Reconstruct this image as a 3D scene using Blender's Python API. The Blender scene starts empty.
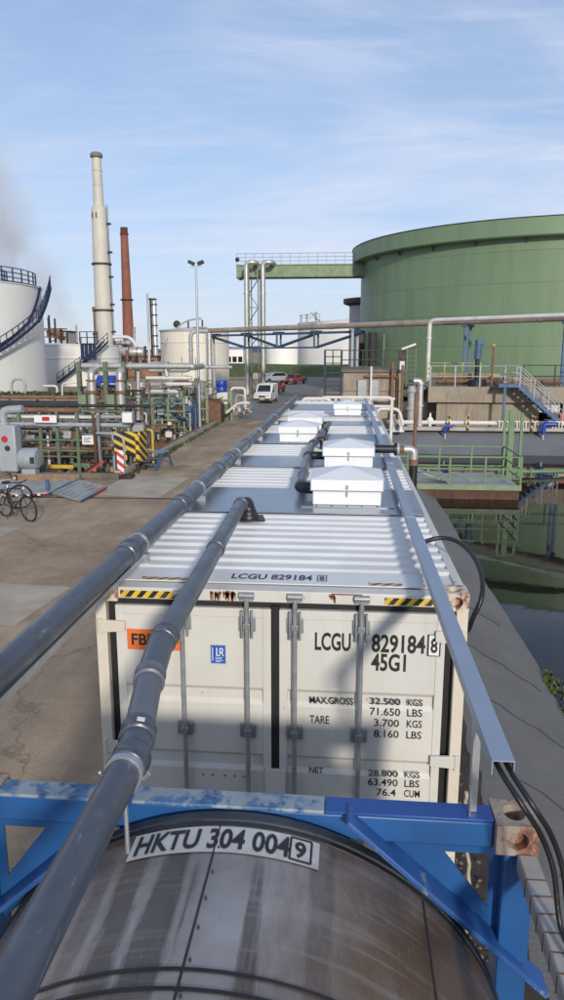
import bpy, bmesh, math, random
from mathutils import Vector, Matrix, Quaternion
random.seed(7)
R=math.radians
scene=bpy.context.scene
col=scene.collection

# ------------------------------------------------------------------ camera
CAM=Vector((0.42,0.0,4.40)); PITCH=11.77; YAW=5.05; F=720.0
cd=bpy.data.cameras.new('camera'); cam=bpy.data.objects.new('camera',cd); col.objects.link(cam)
cd.sensor_fit='VERTICAL'; cd.sensor_height=36.0; cd.lens=36.0*F/1000.0
cd.clip_start=0.05; cd.clip_end=6000
cam.location=CAM; cam.rotation_euler=(R(90-PITCH),0,R(YAW))
scene.camera=cam

# ------------------------------------------------------------------ world, sun, exposure
SUN_DIR=Vector((0.268,-0.92,0.318)).normalized()      # towards the sun
w=bpy.data.worlds.new('World'); scene.world=w; w.use_nodes=True
nt=w.node_tree; N=nt.nodes; L=nt.links; N.clear()
out=N.new('ShaderNodeOutputWorld'); bg=N.new('ShaderNodeBackground'); bg.inputs['Strength'].default_value=0.15
sky=N.new('ShaderNodeTexSky'); sky.sky_type='NISHITA'; sky.sun_disc=False
sky.sun_elevation=math.asin(SUN_DIR.z); sky.sun_rotation=math.atan2(SUN_DIR.x,SUN_DIR.y)
sky.air_density=1.0; sky.dust_density=0.1; sky.ozone_density=2.5
def wmath(op,a=None,b=None,clamp=False):
    n=N.new('ShaderNodeMath'); n.operation=op; n.use_clamp=clamp
    for i,v in enumerate((a,b)):
        if v is None: continue
        if isinstance(v,(int,float)): n.inputs[i].default_value=v
        else: L.new(v,n.inputs[i])
    return n.outputs[0]
tc=N.new('ShaderNodeTexCoord'); sp=N.new('ShaderNodeSeparateXYZ'); L.new(tc.outputs['Generated'],sp.inputs[0])
zz=wmath('ADD',wmath('MAXIMUM',sp.outputs['Z'],0.0),0.12)
cx=wmath('DIVIDE',sp.outputs['X'],zz); cy=wmath('DIVIDE',sp.outputs['Y'],zz)
cb=N.new('ShaderNodeCombineXYZ'); L.new(cx,cb.inputs[0]); L.new(cy,cb.inputs[1])
def cloud(scale,stretch,lo,hi,detail,rot,dist):
    mp=N.new('ShaderNodeMapping'); L.new(cb.outputs[0],mp.inputs[0]); mp.inputs['Scale'].default_value=stretch; mp.inputs['Rotation'].default_value=(0,0,rot)
    no=N.new('ShaderNodeTexNoise'); L.new(mp.outputs[0],no.inputs[0]); no.inputs['Scale'].default_value=scale; no.inputs['Detail'].default_value=detail
    no.inputs['Roughness'].default_value=0.62; no.inputs['Distortion'].default_value=dist
    mr=N.new('ShaderNodeMapRange'); mr.interpolation_type='SMOOTHSTEP'; L.new(no.outputs[0],mr.inputs[0]); mr.inputs[1].default_value=lo; mr.inputs[2].default_value=hi
    return mr.outputs[0]
c1=cloud(0.70,(0.75,1.35,1),0.36,0.66,11,0.45,0.7)
c2=cloud(2.3,(0.45,2.0,1),0.44,0.80,10,0.25,1.3)
c3=cloud(0.30,(0.8,1.3,1),0.35,0.65,5,0.1,0.4)
veil=wmath('ADD',0.30,wmath('MULTIPLY',wmath('SUBTRACT',1.0,wmath('MULTIPLY',sp.outputs['Z'],2.0),True),0.50),True)
m0=N.new('ShaderNodeMix'); m0.data_type='RGBA'; L.new(veil,m0.inputs[0]); L.new(sky.outputs[0],m0.inputs[6]); m0.inputs[7].default_value=(2.7,3.3,4.75,1)
cm=wmath('MULTIPLY',wmath('ADD',wmath('MULTIPLY',c1,0.72),wmath('MULTIPLY',c2,0.38),True),wmath('ADD',0.55,wmath('MULTIPLY',c3,0.45)))
mx=N.new('ShaderNodeMix'); mx.data_type='RGBA'; L.new(cm,mx.inputs[0]); L.new(m0.outputs[2],mx.inputs[6]); mx.inputs[7].default_value=(4.7,4.95,5.9,1)
L.new(mx.outputs[2],bg.inputs['Color']); L.new(bg.outputs[0],out.inputs[0])
sd=bpy.data.lights.new('sun','SUN'); sd.energy=2.9; sd.angle=R(4.0); sd.color=(1.0,0.92,0.80)
so=bpy.data.objects.new('sun',sd); col.objects.link(so); so.rotation_euler=(-SUN_DIR).to_track_quat('-Z','Y').to_euler()
so.location=SUN_DIR*60
vs=scene.view_settings; scene.display_settings.display_device='sRGB'
vs.view_transform='Standard'; vs.look='None'; vs.gamma=1.0; vs.use_curve_mapping=False; vs.exposure=0.10

# ------------------------------------------------------------------ survey helpers (points of the real site from sight lines)
_p,_y=R(PITCH),R(YAW)
_fw=Vector((-math.sin(_y)*math.cos(_p),math.cos(_y)*math.cos(_p),-math.sin(_p)))
_rt=Vector((math.cos(_y),math.sin(_y),0)); _up=_rt.cross(_fw)
def _ray(x,y): return _fw+_rt*((x-282)/F)+_up*((500-y)/F)
def at(x,y,Y):
    r=_ray(x,y); return CAM+r*((Y-CAM.y)/r.y)
def gz(x,y,z=0.0):
    r=_ray(x,y); return CAM+r*((z-CAM.z)/r.z)

# ------------------------------------------------------------------ materials
def lin(c):
    return tuple((v/12.92 if v<=0.04045 else ((v+0.055)/1.055)**2.4) for v in c)
RUST=(0.16,0.055,0.02)
def M(name,c,rough=0.5,metal=0.0,var=0.18,scale=3.0,rust=0.0,rustcol=RUST,rscale=5.0,streak=0.0,bump=0.0,bscale=40.0,dirt=0.0,dirtcol=(0.10,0.08,0.06),spec=0.5,rvar=0.15,detail=6.0,scratch=0.0):
    m=bpy.data.materials.new(name); m.use_nodes=True; t=m.node_tree; n=t.nodes; l=t.links
    b=n['Principled BSDF']; b.inputs['Metallic'].default_value=metal; b.inputs['Specular IOR Level'].default_value=spec
    co=n.new('ShaderNodeTexCoord').outputs['Object']
    def noise(s,det=detail,sc=None,rgh=0.6):
        src=co
        if sc:
            mp=n.new('ShaderNodeMapping'); l.new(co,mp.inputs[0]); mp.inputs['Scale'].default_value=sc; src=mp.outputs[0]
        x=n.new('ShaderNodeTexNoise'); l.new(src,x.inputs[0]); x.inputs['Scale'].default_value=s; x.inputs['Detail'].default_value=det; x.inputs['Roughness'].default_value=rgh
        return x.outputs[0]
    def mr(src,a,b2,lo,hi):
        x=n.new('ShaderNodeMapRange'); l.new(src,x.inputs[0]); x.inputs[1].default_value=a; x.inputs[2].default_value=b2; x.inputs[3].default_value=lo; x.inputs[4].default_value=hi
        return x.outputs[0]
    def mix(f,a,b2):
        x=n.new('ShaderNodeMix'); x.data_type='RGBA'; l.new(f,x.inputs[0])
        for i,v in ((6,a),(7,b2)):
            if isinstance(v,tuple): x.inputs[i].default_value=(*v[:3],1)
            else: l.new(v,x.inputs[i])
        return x.outputs[2]
    lo=tuple(v*(1-var) for v in c); hi=tuple(min(1,v*(1+var)) for v in c)
    n1=noise(scale)
    colr=mix(mr(n1,0.3,0.7,0,1),lo,hi)
    if streak:
        s=noise(7,4,(1,1,0.10)); colr=mix(mr(s,0.52,0.75,0,streak),colr,dirtcol)
    if dirt:
        s=noise(scale*0.6,8,None,0.7); colr=mix(mr(s,0.62-0.3*dirt,0.85-0.2*dirt,0,min(1,dirt*1.3)),colr,dirtcol)
    if rust:
        s=noise(rscale,9,(1,1,0.6),0.72); f=mr(s,0.72-0.28*rust,0.78-0.26*rust,0,1)
        s2=noise(30,4); colr=mix(f,colr,mix(mr(s2,0.3,0.7,0,1),tuple(v*0.6 for v in rustcol),tuple(v*1.7 for v in rustcol)))
    if scratch:
        s=noise(26,5,(2.2,0.18,2.2),0.7); colr=mix(mr(s,0.62,0.70,0,scratch),colr,(0.42,0.43,0.45))
        s=noise(9,7,(1,0.5,1),0.7); colr=mix(mr(s,0.55,0.8,0,scratch*0.8),colr,(0.24,0.225,0.20))
    l.new(colr,b.inputs['Base Color'])
    l.new(mr(noise(scale*2.3),0.3,0.7,max(0.02,rough-rvar*rough),min(1,rough+rvar*rough)),b.inputs['Roughness'])
    if bump:
        bp=n.new('ShaderNodeBump'); bp.inputs['Strength'].default_value=bump; bp.inputs['Distance'].default_value=0.02
        l.new(noise(bscale,8),bp.inputs['Height']); l.new(bp.outputs[0],b.inputs['Normal'])
    return m
def stripes(name,c1,c2,dirv,period,rough=0.5,duty=0.5):
    m=bpy.data.materials.new(name); m.use_nodes=True; t=m.node_tree; n=t.nodes; l=t.links; b=n['Principled BSDF']; b.inputs['Roughness'].default_value=rough
    co=n.new('ShaderNodeTexCoord').outputs['Object']
    d=n.new('ShaderNodeVectorMath'); d.operation='DOT_PRODUCT'; l.new(co,d.inputs[0]); d.inputs[1].default_value=dirv
    a=n.new('ShaderNodeMath'); a.operation='DIVIDE'; l.new(d.outputs['Value'],a.inputs[0]); a.inputs[1].default_value=period
    f=n.new('ShaderNodeMath'); f.operation='FRACT'; l.new(a.outputs[0],f.inputs[0])
    g=n.new('ShaderNodeMath'); g.operation='GREATER_THAN'; l.new(f.outputs[0],g.inputs[0]); g.inputs[1].default_value=duty
    no=n.new('ShaderNodeTexNoise'); l.new(co,no.inputs[0]); no.inputs['Scale'].default_value=18; no.inputs['Detail'].default_value=7
    mr=n.new('ShaderNodeMapRange'); l.new(no.outputs[0],mr.inputs[0]); mr.inputs[1].default_value=.5; mr.inputs[2].default_value=.8; mr.inputs[3].default_value=0; mr.inputs[4].default_value=.5
    x=n.new('ShaderNodeMix'); x.data_type='RGBA'; l.new(g.outputs[0],x.inputs[0]); x.inputs[6].default_value=(*c1,1); x.inputs[7].default_value=(*c2,1)
    y=n.new('ShaderNodeMix'); y.data_type='RGBA'; l.new(mr.outputs[0],y.inputs[0]); l.new(x.outputs[2],y.inputs[6]); y.inputs[7].default_value=(.22,.18,.13,1)
    l.new(y.outputs[2],b.inputs['Base Color'])
    return m
m_body=M('container_white',(0.60,0.585,0.54),0.45,0,0.07,1.5,rust=0.24,rscale=7.5,streak=0.22,dirtcol=(0.30,0.25,0.18),bump=0.05,bscale=12)
m_post=M('container_post_cream',(0.62,0.56,0.46),0.5,0,0.1,2,rust=0.42,rscale=7,streak=0.3,dirtcol=(0.25,0.14,0.06))
m_roof=M('container_roof',(0.70,0.70,0.69),0.42,0,0.08,1.2,rust=0.10,rscale=9,dirt=0.35,dirtcol=(0.50,0.46,0.40))
m_sheet=M('roof_sheet_grey',(0.36,0.39,0.43),0.32,0.75,0.12,1.5,dirt=0.3,dirtcol=(0.25,0.26,0.28))
m_gasket=M('gasket_black',(0.012,0.012,0.013),0.6)
m_galv=M('galvanised',(0.42,0.45,0.49),0.38,0.7,0.14,9)
m_tray=M('tray_galvanised',(0.36,0.42,0.50),0.45,0.6,0.06,2)
m_rod=M('rod_galvanised',(0.33,0.35,0.36),0.45,0.5,0.2,14,rust=0.1)
m_hood=M('hood_white',(0.76,0.77,0.78),0.42,0,0.05,2,dirt=0.35,dirtcol=(0.58,0.56,0.52),streak=0.25)
m_pvc=M('pvc_grey',(0.066,0.078,0.102),0.34,0,0.15,2.5,dirt=0.22,dirtcol=(0.17,0.17,0.17),rvar=0.3,scratch=0.45)
m_pvcl=M('pvc_light',(0.115,0.125,0.15),0.42,0,0.12,3,dirt=0.18,dirtcol=(0.19,0.185,0.18),scratch=0.4)
m_black=M('black_rubber',(0.014,0.014,0.016),0.42,0,0.3,8)
m_ink=M('ink_black',(0.018,0.018,0.02),0.55,0,0.2,25,dirt=0.12,dirtcol=(.3,.28,.25))
m_navy=M('ink_navy',(0.04,0.05,0.10),0.55,0,0.2,20)
m_white=M('paint_white',(0.74,0.74,0.72),0.45,0,0.06,2)
m_decal=M('decal_white',(0.52,0.52,0.51),0.5,0,0.12,6,dirt=0.55,dirtcol=(0.18,0.17,0.15))
m_orange=M('placard_orange',(0.72,0.17,0.035),0.45,0,0.08,4,dirt=0.2,dirtcol=(0.35,0.12,0.05))
m_bluest=M('sticker_blue',(0.015,0.10,0.42),0.4,0,0.05,4)
m_blue=M('frame_blue',(0.016,0.088,0.26),0.42,0,0.16,3,rust=0.13,rustcol=(0.22,0.22,0.23),rscale=6,dirt=0.2,dirtcol=(0.05,0.08,0.16))
m_bluecap=M('frame_blue_fresh',(0.016,0.075,0.29),0.4,0,0.1,4,rust=0.12,rustcol=(0.2,0.22,0.25),rscale=9)
m_bluew=M('frame_paint_worn',(0.25,0.30,0.34),0.55,0,0.25,6,rust=0.85,rustcol=(0.05,0.12,0.24),rscale=7,dirt=0.25,dirtcol=(0.25,0.22,0.18))
m_rust=M('rusty_steel',(0.17,0.085,0.05),0.8,0.1,0.45,8,dirt=0.35,dirtcol=(0.33,0.30,0.27),bump=0.4,bscale=40)
m_brace=M('brace_blue_scuffed',(0.02,0.085,0.27),0.5,0,0.2,4,rust=0.55,rustcol=(0.15,0.20,0.26),rscale=7,dirt=0.3,dirtcol=(0.06,0.09,0.15))
m_cast=M('casting_rusty_cream',(0.58,0.50,0.40),0.6,0,0.15,4,rust=0.75,rscale=9)
m_cast2=M('casting_rust_grey',(0.33,0.27,0.22),0.7,0,0.25,5,rust=0.75,rustcol=(0.17,0.07,0.04),rscale=7,bump=0.4)
m_truss=M('truss_blue',(0.04,0.075,0.14),0.55,0,0.2,2)
m_steelb=M('blue_steel',(0.055,0.11,0.205),0.55,0,0.2,3,rust=0.2,dirt=0.3,dirtcol=(0.08,0.09,0.11))
m_navysteel=M('navy_steel',(0.008,0.02,0.065),0.5,0,0.2,3)
m_green=M('steel_green',(0.115,0.150,0.095),0.55,0,0.25,2,rust=0.25,rscale=3,dirt=0.4,dirtcol=(0.06,0.07,0.04))
m_greenl=M('steel_green_light',(0.19,0.245,0.145),0.55,0,0.2,2,rust=0.2,rscale=3,dirt=0.3,dirtcol=(0.10,0.11,0.07))
m_silver=M('cladding_silver',(0.50,0.49,0.47),0.42,0.55,0.16,1.6,dirt=0.35,dirtcol=(0.22,0.19,0.16),streak=0.25)
m_greyp=M('pipe_grey',(0.34,0.35,0.36),0.5,0.1,0.18,2,dirt=0.3,dirtcol=(0.16,0.14,0.12),streak=0.2)
m_pipewh=M('pipe_white',(0.62,0.60,0.56),0.5,0,0.12,2,dirt=0.3,dirtcol=(0.25,0.2,0.15),rust=0.1)
m_rustp=M('pipe_rusty',(0.185,0.095,0.058),0.75,0,0.35,4,dirt=0.3,dirtcol=(0.30,0.26,0.22))
m_tankw=M('tank_white',(0.80,0.785,0.745),0.5,0,0.05,0.3,streak=0.12,dirtcol=(0.45,0.38,0.30))
m_tankold=M('tank_white_old',(0.68,0.64,0.55),0.5,0,0.08,0.3,streak=0.3,dirtcol=(0.35,0.27,0.19),rust=0.08,rscale=0.9)
m_chim=M('chimney_cream',(0.52,0.49,0.42),0.6,0,0.08,0.4,streak=0.25,dirtcol=(0.28,0.23,0.17))
m_brick=M('chimney_brick',(0.23,0.085,0.055),0.8,0,0.18,0.6,streak=0.25,dirtcol=(0.10,0.04,0.03))
m_dark=M('dark_iron',(0.035,0.033,0.032),0.6,0.2,0.3,3)
m_conc=M('concrete_wall',(0.30,0.25,0.19),0.85,0,0.18,0.8,streak=0.6,dirtcol=(0.10,0.075,0.05),bump=0.3,bscale=9)
m_concl=M('concrete_light',(0.38,0.36,0.32),0.85,0,0.15,1.2,dirt=0.4,dirtcol=(0.2,0.17,0.14),bump=0.25,bscale=12)
m_concd=M('concrete_dark',(0.15,0.125,0.10),0.9,0,0.25,1.1,dirt=0.4,dirtcol=(0.06,0.05,0.04),bump=0.4,bscale=12)
m_bankm=M('bank_geotextile',(0.145,0.142,0.135),0.9,0,0.14,0.8,dirt=0.35,dirtcol=(0.22,0.21,0.195),bump=0.6,bscale=30)
m_farbank=M('far_bank_asphalt',(0.17,0.175,0.185),0.85,0,0.15,0.5,streak=0.25,dirtcol=(0.08,0.08,0.08),bump=0.2,bscale=10)
m_asph=M('asphalt',(0.19,0.175,0.16),0.85,0,0.2,0.5,dirt=0.4,dirtcol=(0.16,0.135,0.11),bump=0.2,bscale=20)
m_grass=M('grass_green',(0.075,0.095,0.025),0.9,0,0.4,0.9,dirt=0.3,dirtcol=(0.13,0.11,0.05),bump=0.5,bscale=5)
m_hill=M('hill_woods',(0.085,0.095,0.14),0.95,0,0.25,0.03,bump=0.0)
m_soil=M('soil_dark',(0.055,0.042,0.032),0.95,0,0.4,3,bump=0.8,bscale=25)
m_stone=M('stones',(0.13,0.11,0.09),0.9,0,0.4,9)
m_pit=M('pit_floor_rust',(0.30,0.135,0.06),0.9,0,0.3,1.2,dirt=0.4,dirtcol=(0.12,0.07,0.045),bump=0.3)
m_yellow=M('paint_yellow',(0.52,0.34,0.05),0.5,0,0.1,5,dirt=0.3,dirtcol=(0.2,0.14,0.05))
m_red=M('paint_red',(0.45,0.02,0.015),0.45,0,0.15,4)
m_redv=M('vehicle_red',(0.27,0.045,0.035),0.35,0,0.1,2,dirt=0.25)
m_vanw=M('van_white',(0.70,0.70,0.69),0.3,0,0.03,2)
m_glass=M('glass_dark',(0.02,0.025,0.03),0.06,0,0.05,2)
m_tyre=M('tyre',(0.02,0.02,0.02),0.85,0,0.2,10)
m_lampg=M('headlight',(0.6,0.62,0.65),0.1,0.3,0.05,5)
m_pumpg=M('pump_grey',(0.33,0.36,0.39),0.45,0.1,0.1,3,dirt=0.25,dirtcol=(0.2,0.18,0.16))
m_alu=M('ramp_alu',(0.40,0.40,0.37),0.5,0.5,0.2,3,dirt=0.45,dirtcol=(0.22,0.19,0.15))
m_wood=M('timber',(0.26,0.18,0.115),0.8,0,0.25,5)
m_hz=stripes('hazard_diag',(0.012,0.012,0.012),(0.66,0.44,0.04),(0.45,0.45,0.9),0.27,duty=0.55)
m_hzs=stripes('hazard_small',(0.012,0.012,0.012),(0.72,0.46,0.02),(1.0,1.0,-0.85),0.078)
m_hzr=stripes('hazard_roof',(0.06,0.06,0.09),(0.60,0.40,0.12),(1.0,-1.1,0),0.078)
m_rw=stripes('red_white',(0.55,0.03,0.03),(0.75,0.74,0.72),(0.8,0,1.0),0.30)
m_yb=stripes('yellow_black',(0.02,0.02,0.02),(0.72,0.42,0.02),(0.5,0,1.0),0.34)
m_rwedge=stripes('ramp_edge',(0.45,0.05,0.04),(0.6,0.6,0.58),(1,0.5,0),0.5)

def mat_ground():
    m=bpy.data.materials.new('yard_ground'); m.use_nodes=True; t=m.node_tree; n=t.nodes; l=t.links; b=n['Principled BSDF']
    co=n.new('ShaderNodeTexCoord').outputs['Object']
    def noise(s,det=8,sc=None,r=0.62,dist=0):
        src=co
        if sc:
            mp=n.new('ShaderNodeMapping'); l.new(co,mp.inputs[0]); mp.inputs['Scale'].default_value=sc; src=mp.outputs[0]
        x=n.new('ShaderNodeTexNoise'); l.new(src,x.inputs[0]); x.inputs['Scale'].default_value=s; x.inputs['Detail'].default_value=det; x.inputs['Roughness'].default_value=r; x.inputs['Distortion'].default_value=dist
        return x.outputs[0]
    def mr(src,a,b2,lo,hi):
        x=n.new('ShaderNodeMapRange'); l.new(src,x.inputs[0]); x.inputs[1].default_value=a; x.inputs[2].default_value=b2; x.inputs[3].default_value=lo; x.inputs[4].default_value=hi; return x.outputs[0]
    def mix(f,a,b2,mode='MIX'):
        x=n.new('ShaderNodeMix'); x.data_type='RGBA'; x.blend_type=mode
        if isinstance(f,float): x.inputs[0].default_value=f
        else: l.new(f,x.inputs[0])
        for i,v in ((6,a),(7,b2)):
            if isinstance(v,tuple): x.inputs[i].default_value=(*v,1)
            else: l.new(v,x.inputs[i])
        return x.outputs[2]
    c=mix(mr(noise(0.35),0.35,0.65,0,1),(0.25,0.178,0.113),(0.50,0.375,0.252))
    c=mix(mr(noise(1.0,8,(1.3,0.18,1)),0.45,0.7,0,0.65),c,(0.235,0.172,0.115))     # tyre worn lanes along the road
    c=mix(mr(noise(2.6,10,None,0.75),0.52,0.75,0,0.7),c,(0.55,0.43,0.30))         # dry dust
    c=mix(mr(noise(0.22,6,(1,1,1),0.6,1.0),0.60,0.68,0,0.75),c,(0.19,0.14,0.095)) # damp stains
    v=n.new('ShaderNodeTexVoronoi'); v.feature='DISTANCE_TO_EDGE'; v.inputs['Scale'].default_value=0.24
    wv=n.new('ShaderNodeVectorMath'); wv.operation='ADD'; l.new(co,wv.inputs[0])
    nn=n.new('ShaderNodeTexNoise'); l.new(co,nn.inputs[0]); nn.inputs['Scale'].default_value=1.5; nn.inputs['Detail'].default_value=6
    l.new(nn.outputs['Color'],wv.inputs[1]); l.new(wv.outputs[0],v.inputs['Vector'])
    c=mix(mr(v.outputs['Distance'],0.0,0.007,0.5,0),c,(0.10,0.08,0.062))
    fine=noise(38,6); c=mix(mr(fine,0.35,0.7,0,0.45),c,mix(0.5,c,(0.12,0.095,0.07)))
    sp_=noise(22,3); c=mix(mr(sp_,0.68,0.72,0,0.7),c,(0.38,0.34,0.29))
    l.new(c,b.inputs['Base Color']); b.inputs['Roughness'].default_value=0.9
    bp=n.new('ShaderNodeBump'); bp.inputs['Strength'].default_value=0.5; bp.inputs['Distance'].default_value=0.03
    hs=n.new('ShaderNodeMath'); hs.operation='ADD'; l.new(noise(9,10),hs.inputs[0]); l.new(fine,hs.inputs[1]); l.new(hs.outputs[0],bp.inputs['Height']); l.new(bp.outputs[0],b.inputs['Normal'])
    return m
m_ground=mat_ground()
def mat_water():
    m=bpy.data.materials.new('basin_water'); m.use_nodes=True; t=m.node_tree; n=t.nodes; l=t.links; b=n['Principled BSDF']
    b.inputs['Base Color'].default_value=(0.006,0.006,0.006,1); b.inputs['Roughness'].default_value=0.03; b.inputs['IOR'].default_value=1.33; b.inputs['Specular IOR Level'].default_value=0.5
    co=n.new('ShaderNodeTexCoord').outputs['Object']; x=n.new('ShaderNodeTexNoise'); l.new(co,x.inputs[0]); x.inputs['Scale'].default_value=1.1; x.inputs['Detail'].default_value=3
    bp=n.new('ShaderNodeBump'); bp.inputs['Strength'].default_value=0.05; bp.inputs['Distance'].default_value=0.05; l.new(x.outputs[0],bp.inputs['Height']); l.new(bp.outputs[0],b.inputs['Normal'])
    return m
m_water=mat_water()
def mat_plates(name,c,Rr,pw,ph,var=0.06,streakc=(0.05,0.09,0.04),streakf=0.3,rough=0.45):
    m=bpy.data.materials.new(name); m.use_nodes=True; t=m.node_tree; n=t.nodes; l=t.links; b=n['Principled BSDF']; b.inputs['Roughness'].default_value=rough
    co=n.new('ShaderNodeTexCoord').outputs['Object']; s=n.new('ShaderNodeSeparateXYZ'); l.new(co,s.inputs[0])
    a=n.new('ShaderNodeMath'); a.operation='ARCTAN2'; l.new(s.outputs[1],a.inputs[0]); l.new(s.outputs[0],a.inputs[1])
    k=n.new('ShaderNodeMath'); k.operation='MULTIPLY'; l.new(a.outputs[0],k.inputs[0]); k.inputs[1].default_value=Rr
    cb=n.new('ShaderNodeCombineXYZ'); l.new(k.outputs[0],cb.inputs[0]); l.new(s.outputs[2],cb.inputs[1])
    br=n.new('ShaderNodeTexBrick'); l.new(cb.outputs[0],br.inputs['Vector']); br.inputs['Scale'].default_value=1; br.inputs['Brick Width'].default_value=pw; br.inputs['Row Height'].default_value=ph
    br.inputs['Mortar Size'].default_value=0.025; br.inputs['Mortar Smooth'].default_value=0.4; br.inputs['Bias'].default_value=0
    br.inputs['Color1'].default_value=(*[v*(1-var) for v in c],1); br.inputs['Color2'].default_value=(*[v*(1+var) for v in c],1); br.inputs['Mortar'].default_value=(*[v*0.72 for v in c],1)
    mp=n.new('ShaderNodeMapping'); l.new(cb.outputs[0],mp.inputs[0]); mp.inputs['Scale'].default_value=(1.2,0.09,1)
    no=n.new('ShaderNodeTexNoise'); l.new(mp.outputs[0],no.inputs[0]); no.inputs['Scale'].default_value=1; no.inputs['Detail'].default_value=7
    mr=n.new('ShaderNodeMapRange'); l.new(no.outputs[0],mr.inputs[0]); mr.inputs[1].default_value=.45; mr.inputs[2].default_value=.75; mr.inputs[3].default_value=0; mr.inputs[4].default_value=streakf
    x=n.new('ShaderNodeMix'); x.data_type='RGBA'; l.new(mr.outputs[0],x.inputs[0]); l.new(br.outputs['Color'],x.inputs[6]); x.inputs[7].default_value=(*streakc,1)
    l.new(x.outputs[2],b.inputs['Base Color'])
    n2=n.new('ShaderNodeTexNoise'); l.new(cb.outputs[0],n2.inputs[0]); n2.inputs['Scale'].default_value=0.5; n2.inputs['Detail'].default_value=2
    bp=n.new('ShaderNodeBump'); bp.inputs['Strength'].default_value=0.25; bp.inputs['Distance'].default_value=0.12; l.new(n2.outputs[0],bp.inputs['Height'])
    bp2=n.new('ShaderNodeBump'); bp2.inputs['Strength'].default_value=0.5; bp2.inputs['Distance'].default_value=0.02; bp2.invert=True; l.new(br.outputs['Fac'],bp2.inputs['Height']); l.new(bp.outputs[0],bp2.inputs['Normal'])
    l.new(bp2.outputs[0],b.inputs['Normal'])
    return m
m_gtank=mat_plates('green_tank_plates',(0.165,0.245,0.14),18,9.0,2.35,var=0.05,streakc=(0.10,0.15,0.075),streakf=0.4)
m_barrel=None
def mat_barrel():
    m=bpy.data.materials.new('tank_barrel_steel'); m.use_nodes=True; t=m.node_tree; n=t.nodes; l=t.links; b=n['Principled BSDF']; b.inputs['Metallic'].default_value=0.72
    co=n.new('ShaderNodeTexCoord').outputs['Object']
    def noise(s,det=8,sc=None,r=0.65,dist=0):
        src=co
        if sc:
            mp=n.new('ShaderNodeMapping'); l.new(co,mp.inputs[0]); mp.inputs['Scale'].default_value=sc; src=mp.outputs[0]
        x=n.new('ShaderNodeTexNoise'); l.new(src,x.inputs[0]); x.inputs['Scale'].default_value=s; x.inputs['Detail'].default_value=det; x.inputs['Roughness'].default_value=r; x.inputs['Distortion'].default_value=dist
        return x.outputs[0]
    def mr(src,a,b2,lo,hi):
        x=n.new('ShaderNodeMapRange'); l.new(src,x.inputs[0]); x.inputs[1].default_value=a; x.inputs[2].default_value=b2; x.inputs[3].default_value=lo; x.inputs[4].default_value=hi; return x.outputs[0]
    def mix(f,a,b2):
        x=n.new('ShaderNodeMix'); x.data_type='RGBA'; l.new(f,x.inputs[0])
        for i,v in ((6,a),(7,b2)):
            if isinstance(v,tuple): x.inputs[i].default_value=(*v,1)
            else: l.new(v,x.inputs[i])
        return x.outputs[2]
    c=mix(mr(noise(1.6),0.35,0.65,0,1),(0.30,0.265,0.24),(0.52,0.475,0.445))
    c=mix(mr(noise(3.2,9,(1,0.35,1)),0.48,0.70,0,0.8),c,(0.20,0.13,0.075))
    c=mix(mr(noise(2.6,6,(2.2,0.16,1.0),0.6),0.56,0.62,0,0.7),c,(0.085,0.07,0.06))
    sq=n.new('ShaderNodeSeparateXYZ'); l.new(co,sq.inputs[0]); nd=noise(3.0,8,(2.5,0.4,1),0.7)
    for (xc,hw,k) in ((-0.19,0.055,0.85),(-0.335,0.05,0.8),(-0.47,0.03,0.6),(0.36,0.045,0.55)):  # dark bands along the barrel: pipe and hose shadow painted into the colour
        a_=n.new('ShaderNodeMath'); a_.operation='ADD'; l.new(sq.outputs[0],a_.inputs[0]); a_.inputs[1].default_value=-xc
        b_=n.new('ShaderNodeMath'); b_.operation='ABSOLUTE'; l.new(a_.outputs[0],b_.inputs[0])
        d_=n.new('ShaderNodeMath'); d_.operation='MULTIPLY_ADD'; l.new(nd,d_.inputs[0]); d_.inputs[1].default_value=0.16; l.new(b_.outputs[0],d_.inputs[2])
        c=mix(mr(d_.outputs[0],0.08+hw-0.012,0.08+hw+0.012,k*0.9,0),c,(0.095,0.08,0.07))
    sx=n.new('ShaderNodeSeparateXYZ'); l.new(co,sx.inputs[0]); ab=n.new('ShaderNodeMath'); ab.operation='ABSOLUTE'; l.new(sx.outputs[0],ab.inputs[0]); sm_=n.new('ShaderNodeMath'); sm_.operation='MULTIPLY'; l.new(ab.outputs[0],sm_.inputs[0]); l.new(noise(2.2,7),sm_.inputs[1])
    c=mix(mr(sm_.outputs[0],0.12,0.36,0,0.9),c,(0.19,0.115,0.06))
    c=mix(mr(noise(1.1,6,(1.6,0.3,1)),0.55,0.72,0,0.6),c,(0.21,0.15,0.10))
    c=mix(mr(noise(14,6),0.62,0.72,0,0.6),c,(0.16,0.10,0.06))
    c=mix(mr(noise(40,4,(4,0.4,1)),0.60,0.7,0,0.35),c,(0.45,0.44,0.44))
    c=mix(mr(noise(3.0,5,(0.5,9.0,0.5),0.6),0.52,0.62,0,0.30),c,(0.42,0.37,0.31))
    l.new(c,b.inputs['Base Color']); l.new(mr(noise(2.5),0.3,0.7,0.28,0.52),b.inputs['Roughness'])
    bp=n.new('ShaderNodeBump'); bp.inputs['Strength'].default_value=0.25; bp.inputs['Distance'].default_value=0.01; l.new(noise(5,4),bp.inputs['Height']); l.new(bp.outputs[0],b.inputs['Normal'])
    return m
m_barrel=mat_barrel()

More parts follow.
